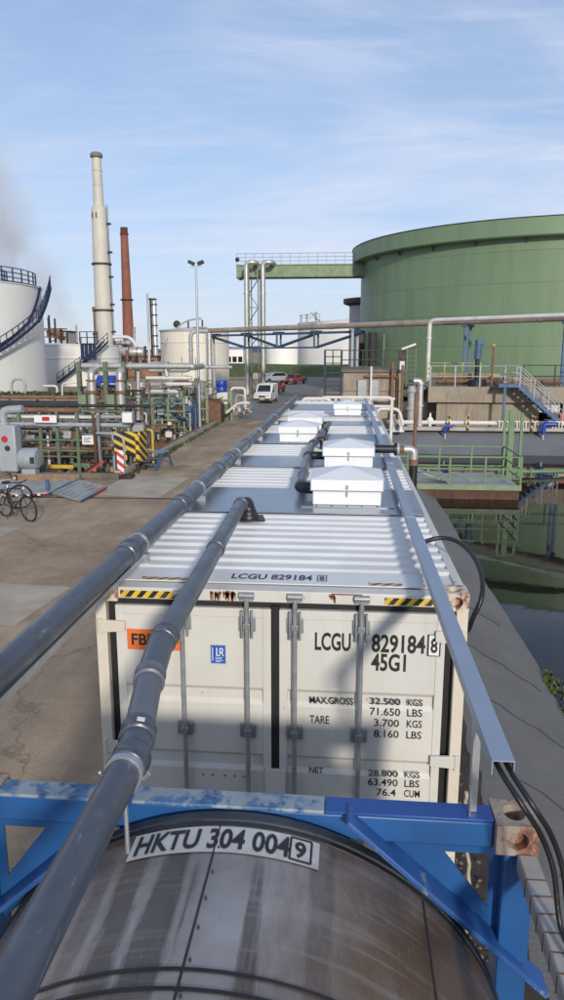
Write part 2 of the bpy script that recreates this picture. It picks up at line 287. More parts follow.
# ------------------------------------------------------------------ mesh builder
def fillet(pts,r,seg=5):
    pts=[Vector(p) for p in pts]; o=[pts[0]]
    for i in range(1,len(pts)-1):
        a,b,c=pts[i-1],pts[i],pts[i+1]; u=(a-b); v=(c-b); lu,lv=u.length,v.length; u.normalize(); v.normalize()
        if u.angle(v)>R(176): o.append(b); continue
        k=min(r,lu*0.49,lv*0.49); p0=b+u*k; p2=b+v*k
        for j in range(seg+1):
            t_=j/seg; o.append(p0*(1-t_)**2+b*2*t_*(1-t_)+p2*t_*t_)
    o.append(pts[-1]); return o
class MB:
    def __init__(s): s.bm=bmesh.new()
    def bx(s,x0,x1,y0,y1,z0,z1,mtx=None):
        vs_=[s.bm.verts.new((mtx@Vector(p)) if mtx else p) for p in ((x0,y0,z0),(x1,y0,z0),(x1,y1,z0),(x0,y1,z0),(x0,y0,z1),(x1,y0,z1),(x1,y1,z1),(x0,y1,z1))]
        for f in ((0,3,2,1),(4,5,6,7),(0,1,5,4),(1,2,6,5),(2,3,7,6),(3,0,4,7)): s.bm.faces.new([vs_[i] for i in f])
        return s
    def bar(s,a,b,w_,h=None):            # square bar between two points
        a=Vector(a); b=Vector(b); h=h or w_; d=(b-a); l_=d.length
        if l_<1e-6: return s
        q=d.to_track_quat('Y','Z'); m=Matrix.Translation(a)@q.to_matrix().to_4x4()
        return s.bx(-w_/2,w_/2,0,l_,-h/2,h/2,m)
    def tube(s,pts,r,n=10,caps=True):
        pts=[Vector(p) for p in pts]; k=len(pts); rr=r if isinstance(r,(list,tuple)) else [r]*k
        tang=[]
        for i in range(k):
            a=pts[max(0,i-1)]; b=pts[min(k-1,i+1)]; tang.append((b-a).normalized())
        t0=tang[0]; ref=Vector((0,0,1)) if abs(t0.z)<0.9 else Vector((1,0,0)); u=t0.cross(ref).normalized()
        rings=[]
        for i in range(k):
            if i: 
                q=tang[i-1].rotation_difference(tang[i]); u=q@u
            t_=tang[i]; u=(u-t_*u.dot(t_)).normalized(); v=t_.cross(u)
            rings.append([s.bm.verts.new(pts[i]+(u*math.cos(2*math.pi*j/n)+v*math.sin(2*math.pi*j/n))*rr[i]) for j in range(n)])
        for i in range(k-1):
            for j in range(n): s.bm.faces.new((rings[i][j],rings[i][(j+1)%n],rings[i+1][(j+1)%n],rings[i+1][j]))
        if caps: s.bm.faces.new(rings[0][::-1]); s.bm.faces.new(rings[-1])
        return s
    def lathe(s,c,prof,n=32,a0=0,a1=2*math.pi,axis='Z'):
        c=Vector(c); full=abs(a1-a0)>6.28; k=n if full else n+1; rings=[]
        for (r_,z_) in prof:
            ring=[]
            for j in range(k):
                a=a0+(a1-a0)*j/n; p=Vector((r_*math.cos(a),r_*math.sin(a),z_))
                if axis=='Y': p=Vector((r_*math.sin(a),z_,r_*math.cos(a)))
                if axis=='X': p=Vector((z_,r_*math.cos(a),r_*math.sin(a)))
                ring.append(s.bm.verts.new(c+p))
            rings.append(ring)
        for i in range(len(rings)-1):
            for j in range(n):
                j2=(j+1)%k
                try: s.bm.faces.new((rings[i][j],rings[i][j2],rings[i+1][j2],rings[i+1][j]))
                except ValueError: pass
        return s
    def prism(s,poly,vec):
        vec=Vector(vec); a=[s.bm.verts.new(p) for p in poly]; b=[s.bm.verts.new(Vector(p)+vec) for p in poly]; n=len(a)
        s.bm.faces.new(a[::-1]); s.bm.faces.new(b)
        for i in range(n): s.bm.faces.new((a[i],a[(i+1)%n],b[(i+1)%n],b[i]))
        return s
    def quad(s,*p):
        s.bm.faces.new([s.bm.verts.new(q) for q in p]); return s
    def sph(s,c,r,n=10):
        sx=r if isinstance(r,(tuple,list)) else (r,r,r)
        bmesh.ops.create_uvsphere(s.bm,u_segments=n,v_segments=max(5,n//2+1),radius=1,matrix=Matrix.Translation(Vector(c))@Matrix.Diagonal((*sx,1))); return s
    def build(s,name,mat,parent=None,smooth=40,bevel=0,label=None,origin=None,normals=True):
        bm=s.bm
        if normals: bmesh.ops.recalc_face_normals(bm,faces=bm.faces)
        for f in bm.faces: f.smooth=True
        if origin is None:
            xs=[v.co for v in bm.verts]; lo=[min(p[i] for p in xs) for i in range(3)]; hi=[max(p[i] for p in xs) for i in range(3)]
            origin=Vector(((lo[0]+hi[0])/2,(lo[1]+hi[1])/2,lo[2]))
        origin=Vector(origin)
        bmesh.ops.translate(bm,verts=bm.verts,vec=-origin)
        me=bpy.data.meshes.new(name); bm.to_mesh(me); bm.free(); me.materials.append(mat)
        me.set_sharp_from_angle(angle=R(smooth))
        o=bpy.data.objects.new(name,me); col.objects.link(o)
        if parent is None: o.location=origin
        else:
            o.parent=parent; o.location=origin-wloc(parent)
        if bevel:
            b=o.modifiers.new('bevel','BEVEL'); b.width=bevel; b.segments=2; b.limit_method='ANGLE'; b.angle_limit=R(40)
        if label: o['label']=label
        return o
def holed(mb,c,u,v,hw,hh,ew,eh,dep,n=24):
    """rectangular face with an oval hole and its inner wall; dep = inward vector"""
    c,u,v,dep=Vector(c),Vector(u),Vector(v),Vector(dep); O=[];I=[];D=[]
    for k in range(n):
        a=2*math.pi*(k+0.5)/n; ca,sa=math.cos(a),math.sin(a); m_=min(hw/abs(ca) if abs(ca)>1e-6 else 9,hh/abs(sa) if abs(sa)>1e-6 else 9)
        O.append(mb.bm.verts.new(c+u*ca*m_+v*sa*m_)); e=c+u*ca*ew+v*sa*eh; I.append(mb.bm.verts.new(e)); D.append(mb.bm.verts.new(e+dep))
    for k in range(n):
        j=(k+1)%n
        mb.bm.faces.new((O[k],O[j],I[j],I[k])); mb.bm.faces.new((I[k],I[j],D[j],D[k]))
    for sx,sy in ((1,1),(-1,1),(-1,-1),(1,-1)):      # corner fill
        q=c+u*hw*sx+v*hh*sy
        near=sorted(range(n),key=lambda k:(O[k].co-q).length)[:2]
        mb.bm.faces.new((mb.bm.verts.new(q),mb.bm.verts.new(O[near[0]].co),mb.bm.verts.new(O[near[1]].co)))
    mb.bm.faces.new(D)
def casting(x0,x1,y0,y1,z0,z1,face):
    mb=MB(); xm,ym,zm=(x0+x1)/2,(y0+y1)/2,(z0+z1)/2; hx,hy,hz=(x1-x0)/2,(y1-y0)/2,(z1-z0)/2
    holed(mb,(xm,ym,z1),(1,0,0),(0,1,0),hx,hy,hx*0.52,hy*0.58,(0,0,-hz*1.6))
    yf=y0 if face<0 else y1; yb=y1 if face<0 else y0
    holed(mb,(xm,yf,zm),(1,0,0),(0,0,1),hx,hz,hx*0.52,hz*0.60,(0,-face*hy*0.5,0))
    mb.quad((x0,yb,z0),(x1,yb,z0),(x1,yb,z1),(x0,yb,z1)); mb.quad((x0,y0,z0),(x0,y1,z0),(x0,y1,z1),(x0,y0,z1)); mb.quad((x1,y0,z0),(x1,y1,z0),(x1,y1,z1),(x1,y0,z1)); mb.quad((x0,y0,z0),(x1,y0,z0),(x1,y1,z0),(x0,y1,z0))
    return mb
def wloc(o):
    v=Vector(o.location)
    while o.parent: o=o.parent; v+=Vector(o.location)
    return v
def tag(o,label,cat,group=None,kind=None):
    o['label']=label; o['category']=cat
    if group: o['group']=group
    if kind: o['kind']=kind
    return o
def thing(name,label,cat,loc=(0,0,0),group=None):
    o=bpy.data.objects.new(name,None); col.objects.link(o); o.location=loc; o.empty_display_size=0.2
    return tag(o,label,cat,group)
def struct(mb,name,mat,**k):
    o=mb.build(name,mat,**k); o['kind']='structure'; return o
def copy_tree(o,parent=None):
    c=o.copy(); col.objects.link(c); c.parent=parent
    for ch in list(o.children): copy_tree(ch,c)
    return c
def text(body,name,mat,parent,place,h,width=None,thick=0.002,align='LEFT',font_h=0.70):
    """lettering: place(u,v,d) maps letter plane (metres) to world"""
    cu=bpy.data.curves.new(name,'FONT'); cu.body=body; cu.size=h/font_h; cu.align_x=align; cu.resolution_u=3; cu.offset=h/font_h*(0.026 if h>0.07 else 0.012)
    tmp=bpy.data.objects.new(name,cu); col.objects.link(tmp)
    dg=bpy.context.evaluated_depsgraph_get(); dg.update()
    me=bpy.data.meshes.new_from_object(tmp.evaluated_get(dg)); bpy.data.objects.remove(tmp)
    bm=bmesh.new(); bm.from_mesh(me); bpy.data.meshes.remove(me)
    bmesh.ops.remove_doubles(bm,verts=bm.verts,dist=1e-5)
    if width:
        xs=[v.co.x for v in bm.verts]; k=width/(max(xs)-min(xs)); x0=min(xs)
        for v in bm.verts: v.co.x=(v.co.x-x0)*k
    bmesh.ops.triangulate(bm,faces=bm.faces)
    for v in bm.verts: v.co=Vector(place(v.co.x,v.co.y,thick))
    mb=MB(); mb.bm.free(); mb.bm=bm
    return mb.build(name,mat,parent,smooth=20,normals=False)
def rail_fence(name,label,cat,pts,h,mat,n_rails=2,spacing=1.5,r=0.025,group=None,toe=False,parent=None):
    """railing along a polyline: one rail mesh, every post a part"""
    pts=[Vector(p) for p in pts]; t=thing(name,label,cat,pts[0],group) if parent is None else parent
    mb=MB()
    for k in range(n_rails):
        z=h*(k+1)/n_rails
        mb.tube([p+Vector((0,0,z)) for p in pts],r,6)
    if toe:
        for a,b in zip(pts,pts[1:]): mb.bar(a+Vector((0,0,0.08)),b+Vector((0,0,0.08)),0.02,0.14)
    mb.build('rail',mat,t)
    for i,(a,b) in enumerate(zip(pts,pts[1:])):
        n=max(1,round((b-a).length/spacing))
        for j in range(n+(1 if i==len(pts)-2 else 0)):
            p=a.lerp(b,j/n); MB().bar(p,p+Vector((0,0,h)),r*2.2).build('post',mat,t)
    return t
def pipe(name,label,pts,r,mat,bend=None,n=12,flanges=(),fmat=None,cat='pipe',group=None,fr=1.5,fw=None,supports=()):
    """a pipe run; flanges = fractions along the run"""
    P=fillet(pts,bend or r*2.5); mb=MB().tube(P,r,n)
    if not flanges and not supports:
        o=mb.build(name,mat); return tag(o,label,cat,group)
    t=thing(name,label,cat,P[0],group); mb.build('run',mat,t)
    seg=[(P[i+1]-P[i]).length for i in range(len(P)-1)]; tot=sum(seg)
    for f in flanges:
        d=f*tot; i=0
        while i<len(seg)-1 and d>seg[i]: d-=seg[i]; i+=1
        dr=(P[i+1]-P[i]).normalized(); c=P[i]+dr*d; hw=fw or r*0.35
        MB().tube([c-dr*hw,c+dr*hw],r*fr,n).build('flange',fmat or mat,t)
    for (p,zb) in supports:
        MB().bar((p[0],p[1],zb),p,0.07).build('support',fmat or mat,t)
    return t

# ================================================================== SETTING
BX=1.75            # edge of the yard above the basin
g=MB()
for (x0,x1,y0,y1) in ((-900,-12.6,-120,1600),(-12.6,-7.55,-120,24.1),(-7.55,BX,-120,1600),(BX,900,41.2,1600),(60,900,-120,41.2),(-12.6,-7.55,43,1600)):
    g.quad((x0,y0,0),(x1,y0,0),(x1,y1,0),(x0,y1,0))
struct(g,'ground',m_ground,origin=(0,0,0))
# pit of the pump station, sunk behind its bund wall
p=MB(); p.quad((-12.6,24.1,-0.45),(-7.55,24.1,-0.45),(-7.55,43,-0.45),(-12.6,43,-0.45))
p.quad((-12.6,24.1,-0.45),(-12.6,24.1,0),(-7.55,24.1,0),(-7.55,24.1,-0.45)); p.quad((-7.55,24.1,-0.45),(-7.55,24.1,0),(-7.55,43,0),(-7.55,43,-0.45))
p.quad((-12.6,43,-0.45),(-12.6,43,0),(-7.55,43,0),(-7.55,43,-0.45)); p.quad((-12.6,24.1,-0.45),(-12.6,24.1,0),(-12.6,43,0),(-12.6,43,-0.45))
struct(p,'pit_floor',m_pit,origin=(0,0,0))
# road beyond the yard
rd=MB(); rd.quad((-6.6,46,0.006),(-2.2,46,0.006),(-2.9,175,0.006),(-8.2,175,0.006)); struct(rd,'road',m_asph,origin=(0,0,0))
# worn concrete slabs let into the dirt
sl=MB()
for (x0,y0,x1,y1) in ((-10.8,15.5,-7.9,17.0),(-6.9,10.9,-4.9,12.6),(-7.4,21.3,-5.2,24.6),(-6.2,22.0,-5.3,23.4),(-9.8,21.2,-7.6,22.0)):
    z=0.005 if x0!=-6.2 else 0.010
    sl.quad((x0,y0,z),(x1,y0-0.3,z),(x1+0.2,y1,z),(x0+0.1,y1+0.2,z))
struct(sl,'pavement',M('pavement_slab',(0.42,0.36,0.28),0.9,0,0.2,1.2,dirt=0.5,dirtcol=(0.30,0.245,0.18),bump=0.3),origin=(0,0,0))
dc=MB(); dc.quad((-14,20.55,0.006),(-4.4,20.85,0.006),(-4.4,20.98,0.006),(-14,20.70,0.006)); struct(dc,'drain_channel',M('drain_dark',(0.06,0.05,0.045),0.8,0.2,0.3,5),origin=(0,0,0))
# basin: near bank, far bank, water
def grid(mb,f,nu,nv):
    V=[[mb.bm.verts.new(f(i/nu,j/nv)) for j in range(nv+1)] for i in range(nu+1)]
    for i in range(nu):
        for j in range(nv): mb.bm.faces.new((V[i][j],V[i+1][j],V[i+1][j+1],V[i][j+1]))
def bankf(u,v):
    y=-60+101.2*u; x=BX+2.75*v; z=-1.42*v+0.10*math.sin(math.pi*v)
    wob=0.02*math.sin(y*0.6)+0.012*math.sin(y*2.1+1)+0.006*math.sin(y*5.3)
    return (x+wob*min(1,v*2),y,z+0.008*math.sin(y*1.3+v*4)*v)
b=MB(); grid(b,bankf,420,10); struct(b,'bank',m_bankm,origin=(0,0,0))
fb=MB(); grid(fb,lambda u,v:(BX+60*u,41.2-0.5*v-3.6*v,-0.05+(-1.35)*v),60,6); struct(fb,'far_bank',m_farbank,origin=(0,0,0))
wt=MB(); wt.quad((BX+0.4,-60,-1.0),(62,-60,-1.0),(62,41,-1.0),(BX+0.4,41,-1.0)); struct(wt,'water',m_water,origin=(0,0,0))
# joints in the bank lining
bs=MB()
for yy,k in ((11.2,0.5),(9.3,0.6),(7.4,0.95),(5.9,0.35),(13.6,0.4)):
    pts=[]
    for j in range(9):
        v=0.25+(0.1+k*0.62)*j/8; q=Vector(bankf((yy-0.9*j/8*k+60+0.05*math.sin(j*2))/101.2,v)); pts.append(q+Vector((0,0,0.012)))
    bs.tube(pts,0.005,5)
struct(bs,'bank_joint',m_gasket,origin=(0,0,0))
# dark soil strip between the container and the bank
so_=MB(); grid(so_,lambda u,v:(1.26+0.62*v+0.04*math.sin(u*90),2.9+14*u,0.012+0.03*math.sin(u*140+v*5)**2),120,5); struct(so_,'soil',m_soil,origin=(0,0,0))
# green dyke far away, and the wooded hill behind
dy=MB(); grid(dy,lambda u,v:(-260+420*u,122+9*v,2.0*math.sin(math.pi*min(1,v*0.62+0.0))+0.12*math.sin(u*70)),80,6); struct(dy,'dyke',m_grass,origin=(0,0,0))
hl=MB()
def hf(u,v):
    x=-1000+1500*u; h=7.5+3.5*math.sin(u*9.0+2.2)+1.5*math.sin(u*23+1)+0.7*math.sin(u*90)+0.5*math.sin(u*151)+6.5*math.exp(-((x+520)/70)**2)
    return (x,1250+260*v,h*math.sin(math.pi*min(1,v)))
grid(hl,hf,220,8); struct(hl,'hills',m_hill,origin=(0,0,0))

# ================================================================== FOREGROUND : tank container
TY=2.70
t=thing('tank_container','stained steel tank container in a blue frame, below the camera in the foreground','tank container',(0,-0.3,0))
AX=Vector((0,0,1.375)); RB=1.155
prof=[(0.02,-3.25),(0.6,-3.15),(1.0,-2.95),(RB,-2.7)]+[(RB,-2.7+5.30*i/12) for i in range(1,13)]+[(1.05,2.635),(0.7,2.655),(0.02,2.67)]
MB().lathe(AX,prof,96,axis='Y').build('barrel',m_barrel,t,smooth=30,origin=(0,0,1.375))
MB().lathe(AX,[(RB-0.01,2.572),(RB+0.006,2.575),(RB+0.006,2.62),(RB-0.05,2.64)],96,axis='Y').build('end_ring',M('ring_dark',(0.06,0.07,0.085),0.4,0.6,0.3,4,dirt=0.5,dirtcol=(0.03,0.028,0.025)),t)
MB().lathe(AX,[(RB-0.01,2.535),(RB+0.004,2.538),(RB+0.004,2.56),(RB-0.01,2.565)],96,axis='Y').build('sealing_band',m_black,t)
for yy in (1.775,1.845):
    MB().lathe(AX,[(RB-0.01,yy-0.007),(RB+0.005,yy-0.006),(RB+0.006,yy),(RB+0.005,yy+0.006),(RB-0.01,yy+0.007)],96,axis='Y').build('strap',m_black,t)
# cladding joints with rivets along the barrel
def cyl(a,y,d=0.0): return Vector(((RB+d)*math.sin(a),y,1.375+(RB+d)*math.cos(a)))
for a in (-0.045,0.72,-0.80):
    MB().tube([cyl(a,y,0.001) for y in (-2.6,2.53)],0.0045,6).build('cladding_joint',m_dark,t)
for k in range(12): MB().sph(cyl(-0.031,2.4-0.13*k,0.002),0.006,6).build('rivet',m_dark,t)
# number plate wrapped round the barrel
pl=MB(); A0,A1,Y0_,Y1_=-0.350,0.305,2.375,2.525
for (off,flip) in ((0.0035,0),):
    V=[[pl.bm.verts.new(cyl(A0+(A1-A0)*i/24,Y0_+(Y1_-Y0_)*j,off)) for j in (0,1)] for i in range(25)]
    for i in range(24): pl.bm.faces.new((V[i][0],V[i+1][0],V[i+1][1],V[i][1]))
plate=pl.build('number_plate',m_decal,t)
text('HKTU 304 004','tank_number',m_ink,plate,lambda u,v,d:cyl(A0+0.022+u/RB,Y0_+0.022+v,0.006),0.108,width=0.615)
text('9','check_digit',m_ink,plate,lambda u,v,d:cyl(A1-0.085+u/RB,Y0_+0.034+v,0.006),0.085,width=0.045)
bxm=MB()
_a,_b,_c,_d=A1-0.100,A1-0.028,Y0_+0.015,Y0_+0.138
for (a,b_) in (((_a,_c),(_b,_c)),((_a,_d),(_b,_d)),((_a,_c),(_a,_d)),((_b,_c),(_b,_d))):
    bxm.bar(cyl(a[0],a[1],0.006),cyl(b_[0],b_[1],0.006),0.008,0.002)
bxm.build('check_digit_box',m_ink,plate)
# end frames
def end_frame(yc,sgn):
    MB().bx(-1.05,1.05,yc-0.05,yc+0.05,2.41,2.525).build('top_beam',m_blue,t,bevel=0.008)
    MB().bx(-1.05,0.36,yc-0.053,yc+0.053,2.524,2.540).build('beam_capping',m_bluew,t,bevel=0.004)
    MB().bx(0.363,1.05,yc-0.052,yc+0.052,2.5275,2.539).build('beam_capping',m_bluecap,t,bevel=0.003)
    MB().bx(-1.05,1.05,yc-0.06,yc+0.06,0.12,0.27).build('bottom_beam',m_blue,t,bevel=0.008)
    for s in (-1,1):
        MB().bx(min(s*1.09,s*1.215),max(s*1.09,s*1.215),yc-0.075,yc+0.075,0.13,2.41).build('corner_post',m_blue,t,bevel=0.008)
        # gusset plate with the triangular window
        pg=MB(); h=[(0.86,2.35),(1.05,2.35),(1.05,2.10)]
        yv=yc-0.006
        def V(p): return (s*p[0],yv,p[1])
        for poly in ([(0.495,2.4095),(1.089,2.4095),h[1],h[0]],[(1.089,2.4095),(1.089,1.875),h[2],h[1]],[(0.495,2.4095),h[0],h[2],(1.089,1.875)]):
            pg.prism([V(q) for q in poly],(0,0.012,0))
        pg.build('gusset_plate',m_blue,t)
        # flat bar brace standing across the plate edge
        y0,y1=(yc-0.135,yc-0.0065) if sgn>0 else (yc+0.0065,yc+0.135)
        nx,nz,tx,tz=0.669,0.743,0.743,-0.669
        def Lp(d,k): return (s*(nx*d+tx*k),y0,1.375+nz*d+tz*k)
        MB().prism([Lp(1.162,-0.445),Lp(1.162,0.68),Lp(1.186,0.68),Lp(1.186,-0.445)],(0,y1-y0,0)).build('diagonal_brace',m_brace,t,bevel=0.005)
        # corner castings
        for (z0,z1) in ((2.412,2.545),(0.0,0.118)):
            casting(min(s*1.052,s*1.22),max(s*1.052,s*1.22),yc-0.09,yc+0.09,z0,z1,-1 if sgn>0 else 1).build('corner_casting',m_cast2,t)
end_frame(TY,1); end_frame(-3.27,-1)
for s in (-1,1):
    MB().bx(min(s*1.135,s*1.215),max(s*1.135,s*1.215),-3.18,2.607,2.35,2.425).build('top_side_rail',M('side_rail_cream_%d'%(s+1),(0.34,0.33,0.31),0.6,0,0.2,4,rust=0.3,dirt=0.35,dirtcol=(0.2,0.16,0.12)),t,bevel=0.008)
    for k in range(28):
        MB().bx(min(s*1.133,s*1.2165),max(s*1.133,s*1.2165),2.46-0.085*k,2.465-0.085*k,2.349,2.427).build('rail_clip',m_rust,t)
    MB().bx(min(s*1.09,s*1.20),max(s*1.09,s*1.20),-3.18,2.6,0.13,0.25).build('bottom_side_rail',m_blue,t)
for yy in (-2.2,1.8):
    MB().bx(-0.9,0.9,yy-0.08,yy+0.08,0.14,0.36).build('saddle',m_blue,t)

# ================================================================== white door-end container
CY=4.40; CL=12.19; HZ=2.896
c=thing('shipping_container','long white rust stained container with double doors and large black serial number','shipping container',(0,CY+CL/2,0))
def container_shell(c,y0,y1,doors=True):
    # ribbed roof
    r_=MB(); yy=y0+0.42; prof=[]
    while yy<y1-0.42:
        for (dy_,dz) in ((0,0.0),(0.055,0.0),(0.085,0.019),(0.150,0.019),(0.18,0.0)):
            prof.append((yy+dy_,2.862+dz))
        yy+=0.205
    prof=[(y0+0.13,2.862)]+prof+[(y1-0.13,2.862)]
    bmv=r_.bm; rows=[[bmv.verts.new((x,p_[0],p_[1])) for x in (-1.16,-0.4,0.4,1.16)] for p_ in prof]
    for a,b_ in zip(rows,rows[1:]):
        for k in range(3): bmv.faces.new((a[k],a[k+1],b_[k+1],b_[k]))
    r_.build('roof',m_roof,c,smooth=30)
    for s in (-1,1):
        MB().bx(min(s*1.16,s*1.219),max(s*1.16,s*1.219),y0+0.18,y1-0.18,2.82,2.878).build('top_rail',m_body,c,bevel=0.006)
        MB().bx(min(s*1.13,s*1.219),max(s*1.13,s*1.219),y0+0.18,y1-0.18,0.03,0.17).build('bottom_rail',m_body,c,bevel=0.006)
        # corrugated side wall
        sw=MB(); yy=y0+0.16; pr=[]
        while yy<y1-0.3:
            for (dy_,dx) in ((0,0),(0.07,0),(0.138,-0.036),(0.21,-0.036)): pr.append((s*(1.205+dx),yy+dy_))
            yy+=0.278
        rows=[[sw.bm.verts.new((q[0],q[1],z)) for z in (0.17,2.82)] for q in pr]
        for a,b_ in zip(rows,rows[1:]): sw.bm.faces.new((a[0],b_[0],b_[1],a[1]))
        sw.build('side_wall',m_body,c,smooth=20)
        for (ya,yb) in ((y0+0.01,y0+0.16),(y1-0.16,y1-0.01)):
            MB().bx(min(s*1.145,s*1.219),max(s*1.145,s*1.219),ya,yb,0.118,2.778).build('corner_post',m_post,c,bevel=0.006)
        for ya,yb in ((y0,y0+0.178),(y1-0.178,y1)):
            for (z0,z1) in ((2.778,HZ),(0.0,0.118)):
                casting(min(s*1.06,s*1.219),max(s*1.06,s*1.219),ya,yb,z0,z1,-1 if ya==y0 else 1).build('corner_casting',m_cast if z0>1 else m_body,c)
    for ya,yb in ((y0+0.012,y0+0.13),(y1-0.13,y1-0.012)):
        MB().bx(-1.06,1.06,ya,yb,2.795,2.874).build('header',m_body,c,bevel=0.006)
        MB().bx(-1.145,1.145,ya,yb,0.02,0.15).build('sill',m_body,c,bevel=0.006)
container_shell(c,CY,CY+CL)
MB().bx(-1.145,1.145,CY+0.07,CY+0.09,0.15,2.795).build('door_gasket',m_gasket,c)
MB().bx(-1.155,1.155,CY+CL-0.06,CY+CL-0.04,0.15,2.795).build('end_wall',m_body,c)
# roof end plate with number
MB().bx(-1.06,1.06,CY+0.135,CY+0.42,2.880,2.886).build('roof_end_plate',m_roof,c)
text('LCGU 829184','roof_number',m_navy,c,lambda u,v,d:(-0.335+u,CY+0.215+v,2.889),0.105,width=0.55)
text('8','roof_check_digit',m_navy,c,lambda u,v,d:(0.262+u,CY+0.225+v,2.889),0.08,width=0.035)
rb=MB()
for (a,b_) in (((0.25,0.205),(0.31,0.205)),((0.25,0.325),(0.31,0.325)),((0.25,0.205),(0.25,0.325)),((0.31,0.205),(0.31,0.325))):
    rb.bar((a[0],CY+a[1],2.8885),(b_[0],CY+b_[1],2.8885),0.006,0.002)
rb.build('roof_check_box',m_navy,c)
for (xa,xb) in ((-1.04,-0.68),(0.69,1.03)):
    MB().bx(xa,xb,CY+0.006,CY+0.0115,2.806,2.852).build('hazard_tape',m_hzs,c)
    MB().bx(xa-0.1 if xa>0 else xa+0.1,xb-0.22 if xa>0 else xb+0.16,CY+0.15,CY+0.20,2.8865,2.888).build('hazard_tape',m_hzr,c)
# rust runs on the header
def patch(x0,x1,z0,z1,n,seed,mat,y):
    rnd=random.Random(seed); mb=MB()
    for k in range(n):
        x=rnd.uniform(x0,x1); w_=rnd.uniform(0.002,0.008); zt=z1-rnd.uniform(0,0.02); zb=z0+rnd.uniform(0,(z1-z0)*0.7)
        mb.prism([(x-w_,y,zt),(x-w_*0.5,y,zb),(x+w_*0.6,y,zb-0.004),(x+w_,y,zt-0.006)],(0,0.002,0))
    return mb.build('rust_run',mat,c)
m_rrun=M('rust_run',(0.22,0.085,0.03),0.9,0,0.4,20)
patch(-0.44,-0.27,2.79,2.872,44,3,m_rrun,CY+0.009)
patch(0.335,0.375,2.80,2.872,10,5,m_rrun,CY+0.009)
for x0 in (0.345,): MB().bx(x0,x0+0.2,CY+0.008,CY+0.0118,2.862,2.870).build('rust_run',m_rrun,c)
# doors
def door(x0,x1,left):
    yF=CY+0.028; bands=[(2.09,2.155),(1.60,1.67),(1.08,1.15),(0.55,0.62)]
    prof=[(2.68,0.0)]
    for (a,b_) in bands: prof+=[(b_+0.03,0.0),(b_,0.022),(a,0.022),(a-0.03,0.0)]
    prof+=[(0.24,0.0)]
    mb=MB(); xi0,xi1=x0+0.055,x1-0.055
    rows=[[mb.bm.verts.new((x,yF+0.006+d,z)) for x in (xi0,(xi0+xi1)/2,xi1)] for (z,d) in prof]
    for a,b_ in zip(rows,rows[1:]):
        for k in range(2): mb.bm.faces.new((a[k],a[k+1],b_[k+1],b_[k]))
    mb.bx(x0,xi0,yF,yF+0.04,0.18,2.742); mb.bx(xi1,x1,yF,yF+0.04,0.18,2.742); mb.bx(xi0,xi1,yF,yF+0.04,2.68,2.742); mb.bx(xi0,xi1,yF,yF+0.04,0.18,0.24)
    d=mb.build('door',m_body,c,smooth=20,bevel=0.004)
    return d
dl=door(-1.088,-0.045,True); dr=door(0.010,1.085,False)
MB().bx(-0.043,0.008,CY+0.034,CY+0.06,0.2,2.76).build('door_seal',m_gasket,c)
MB().bx(-0.085,0.055,CY+0.004,CY+0.027,1.36,1.60).build('latch_plate',m_body,c,bevel=0.004)
for d,xs in ((dl,(-0.63,-0.20)),(dr,(0.115,0.545))):
    for x in xs:
        yr=CY-0.006
        MB().tube([(x,yr,0.10),(x,yr,2.83)],0.0165,12).build('lock_rod',m_rod,d)
        for z in (2.64,1.88,1.10,0.45):
            bk=MB(); bk.bx(x-0.055,x+0.055,CY+0.012,CY+0.0275,z-0.05,z+0.05); bk.bx(x-0.024,x+0.024,yr-0.021,CY+0.013,z-0.02,z+0.02)
            if z>2.5: bk.bx(x-0.04,x-0.028,yr-0.01,CY+0.013,z-0.09,z+0.10); bk.bx(x+0.028,x+0.04,yr-0.01,CY+0.013,z-0.09,z+0.10)
            bk.build('rod_bracket',m_rod,d,bevel=0.003)
        ck=MB(); ck.bx(x-0.045,x+0.045,yr-0.012,CY+0.011,2.812,2.845); ck.tube([(x-0.05,yr,2.845),(x+0.05,yr,2.845)],0.022,10); ck.build('cam_keeper',m_rod,d,bevel=0.003)
        if d is dr: pass
        MB().tube(fillet([(x,yr-0.02,1.15),(x+0.04,yr-0.04,1.15),(x+0.34*(1 if x<0.3 and x>0 or x<-0.4 else -1),yr-0.045,1.13)],0.02),0.011,8).build('handle',m_rod,d)
for d,sx in ((dl,-1),(dr,1)):
    for z in (2.60,1.72,0.95,0.32):
        hg=MB(); xa=sx*1.02; xb=sx*1.19
        hg.prism([(xa,CY+0.002,z-0.035),(xb,CY-0.004,z-0.045),(xb,CY-0.004,z+0.045),(xa,CY+0.002,z+0.035)],(0,0.022,0)); hg.tube([(xb,CY+0.006,z-0.055),(xb,CY+0.006,z+0.055)],0.017,10)
        hg.build('hinge',m_post if sx<0 else m_body,d,bevel=0.003)
yT=CY+0.031
def doortext(s,x,z,h,w_=None,mat=m_ink,y=None): return text(s,'lettering',mat,dr,lambda u,v,d_:(x+u,(y or CY+0.0315)-0.0005,z+v),h,width=w_)
doortext('LCGU',0.245,2.475,0.118,0.235); doortext('829184',0.615,2.475,0.118,0.345)
doortext('45G1',0.615,2.345,0.115,0.225)
doortext('8',0.993,2.485,0.095,0.045,y=CY+0.0265)
cbx=MB()
for (a,b_) in (((0.978,2.46),(1.053,2.46)),((0.978,2.605),(1.053,2.605)),((0.978,2.46),(0.978,2.605)),((1.053,2.46),(1.053,2.605))):
    cbx.bar((a[0],CY+0.0265,a[1]),(b_[0],CY+0.0265,b_[1]),0.009,0.002)
cbx.build('check_digit_box',m_ink,dr)
MB().bx(0.981,1.050,CY+0.0268,CY+0.0278,2.463,2.602).build('check_digit_plate',m_white,dr)
doortext('MAX.GROSS',0.215,2.09,0.048,0.29); doortext('32.500',0.615,2.102,0.045,0.20); doortext('KGS',0.86,2.102,0.045,0.10)
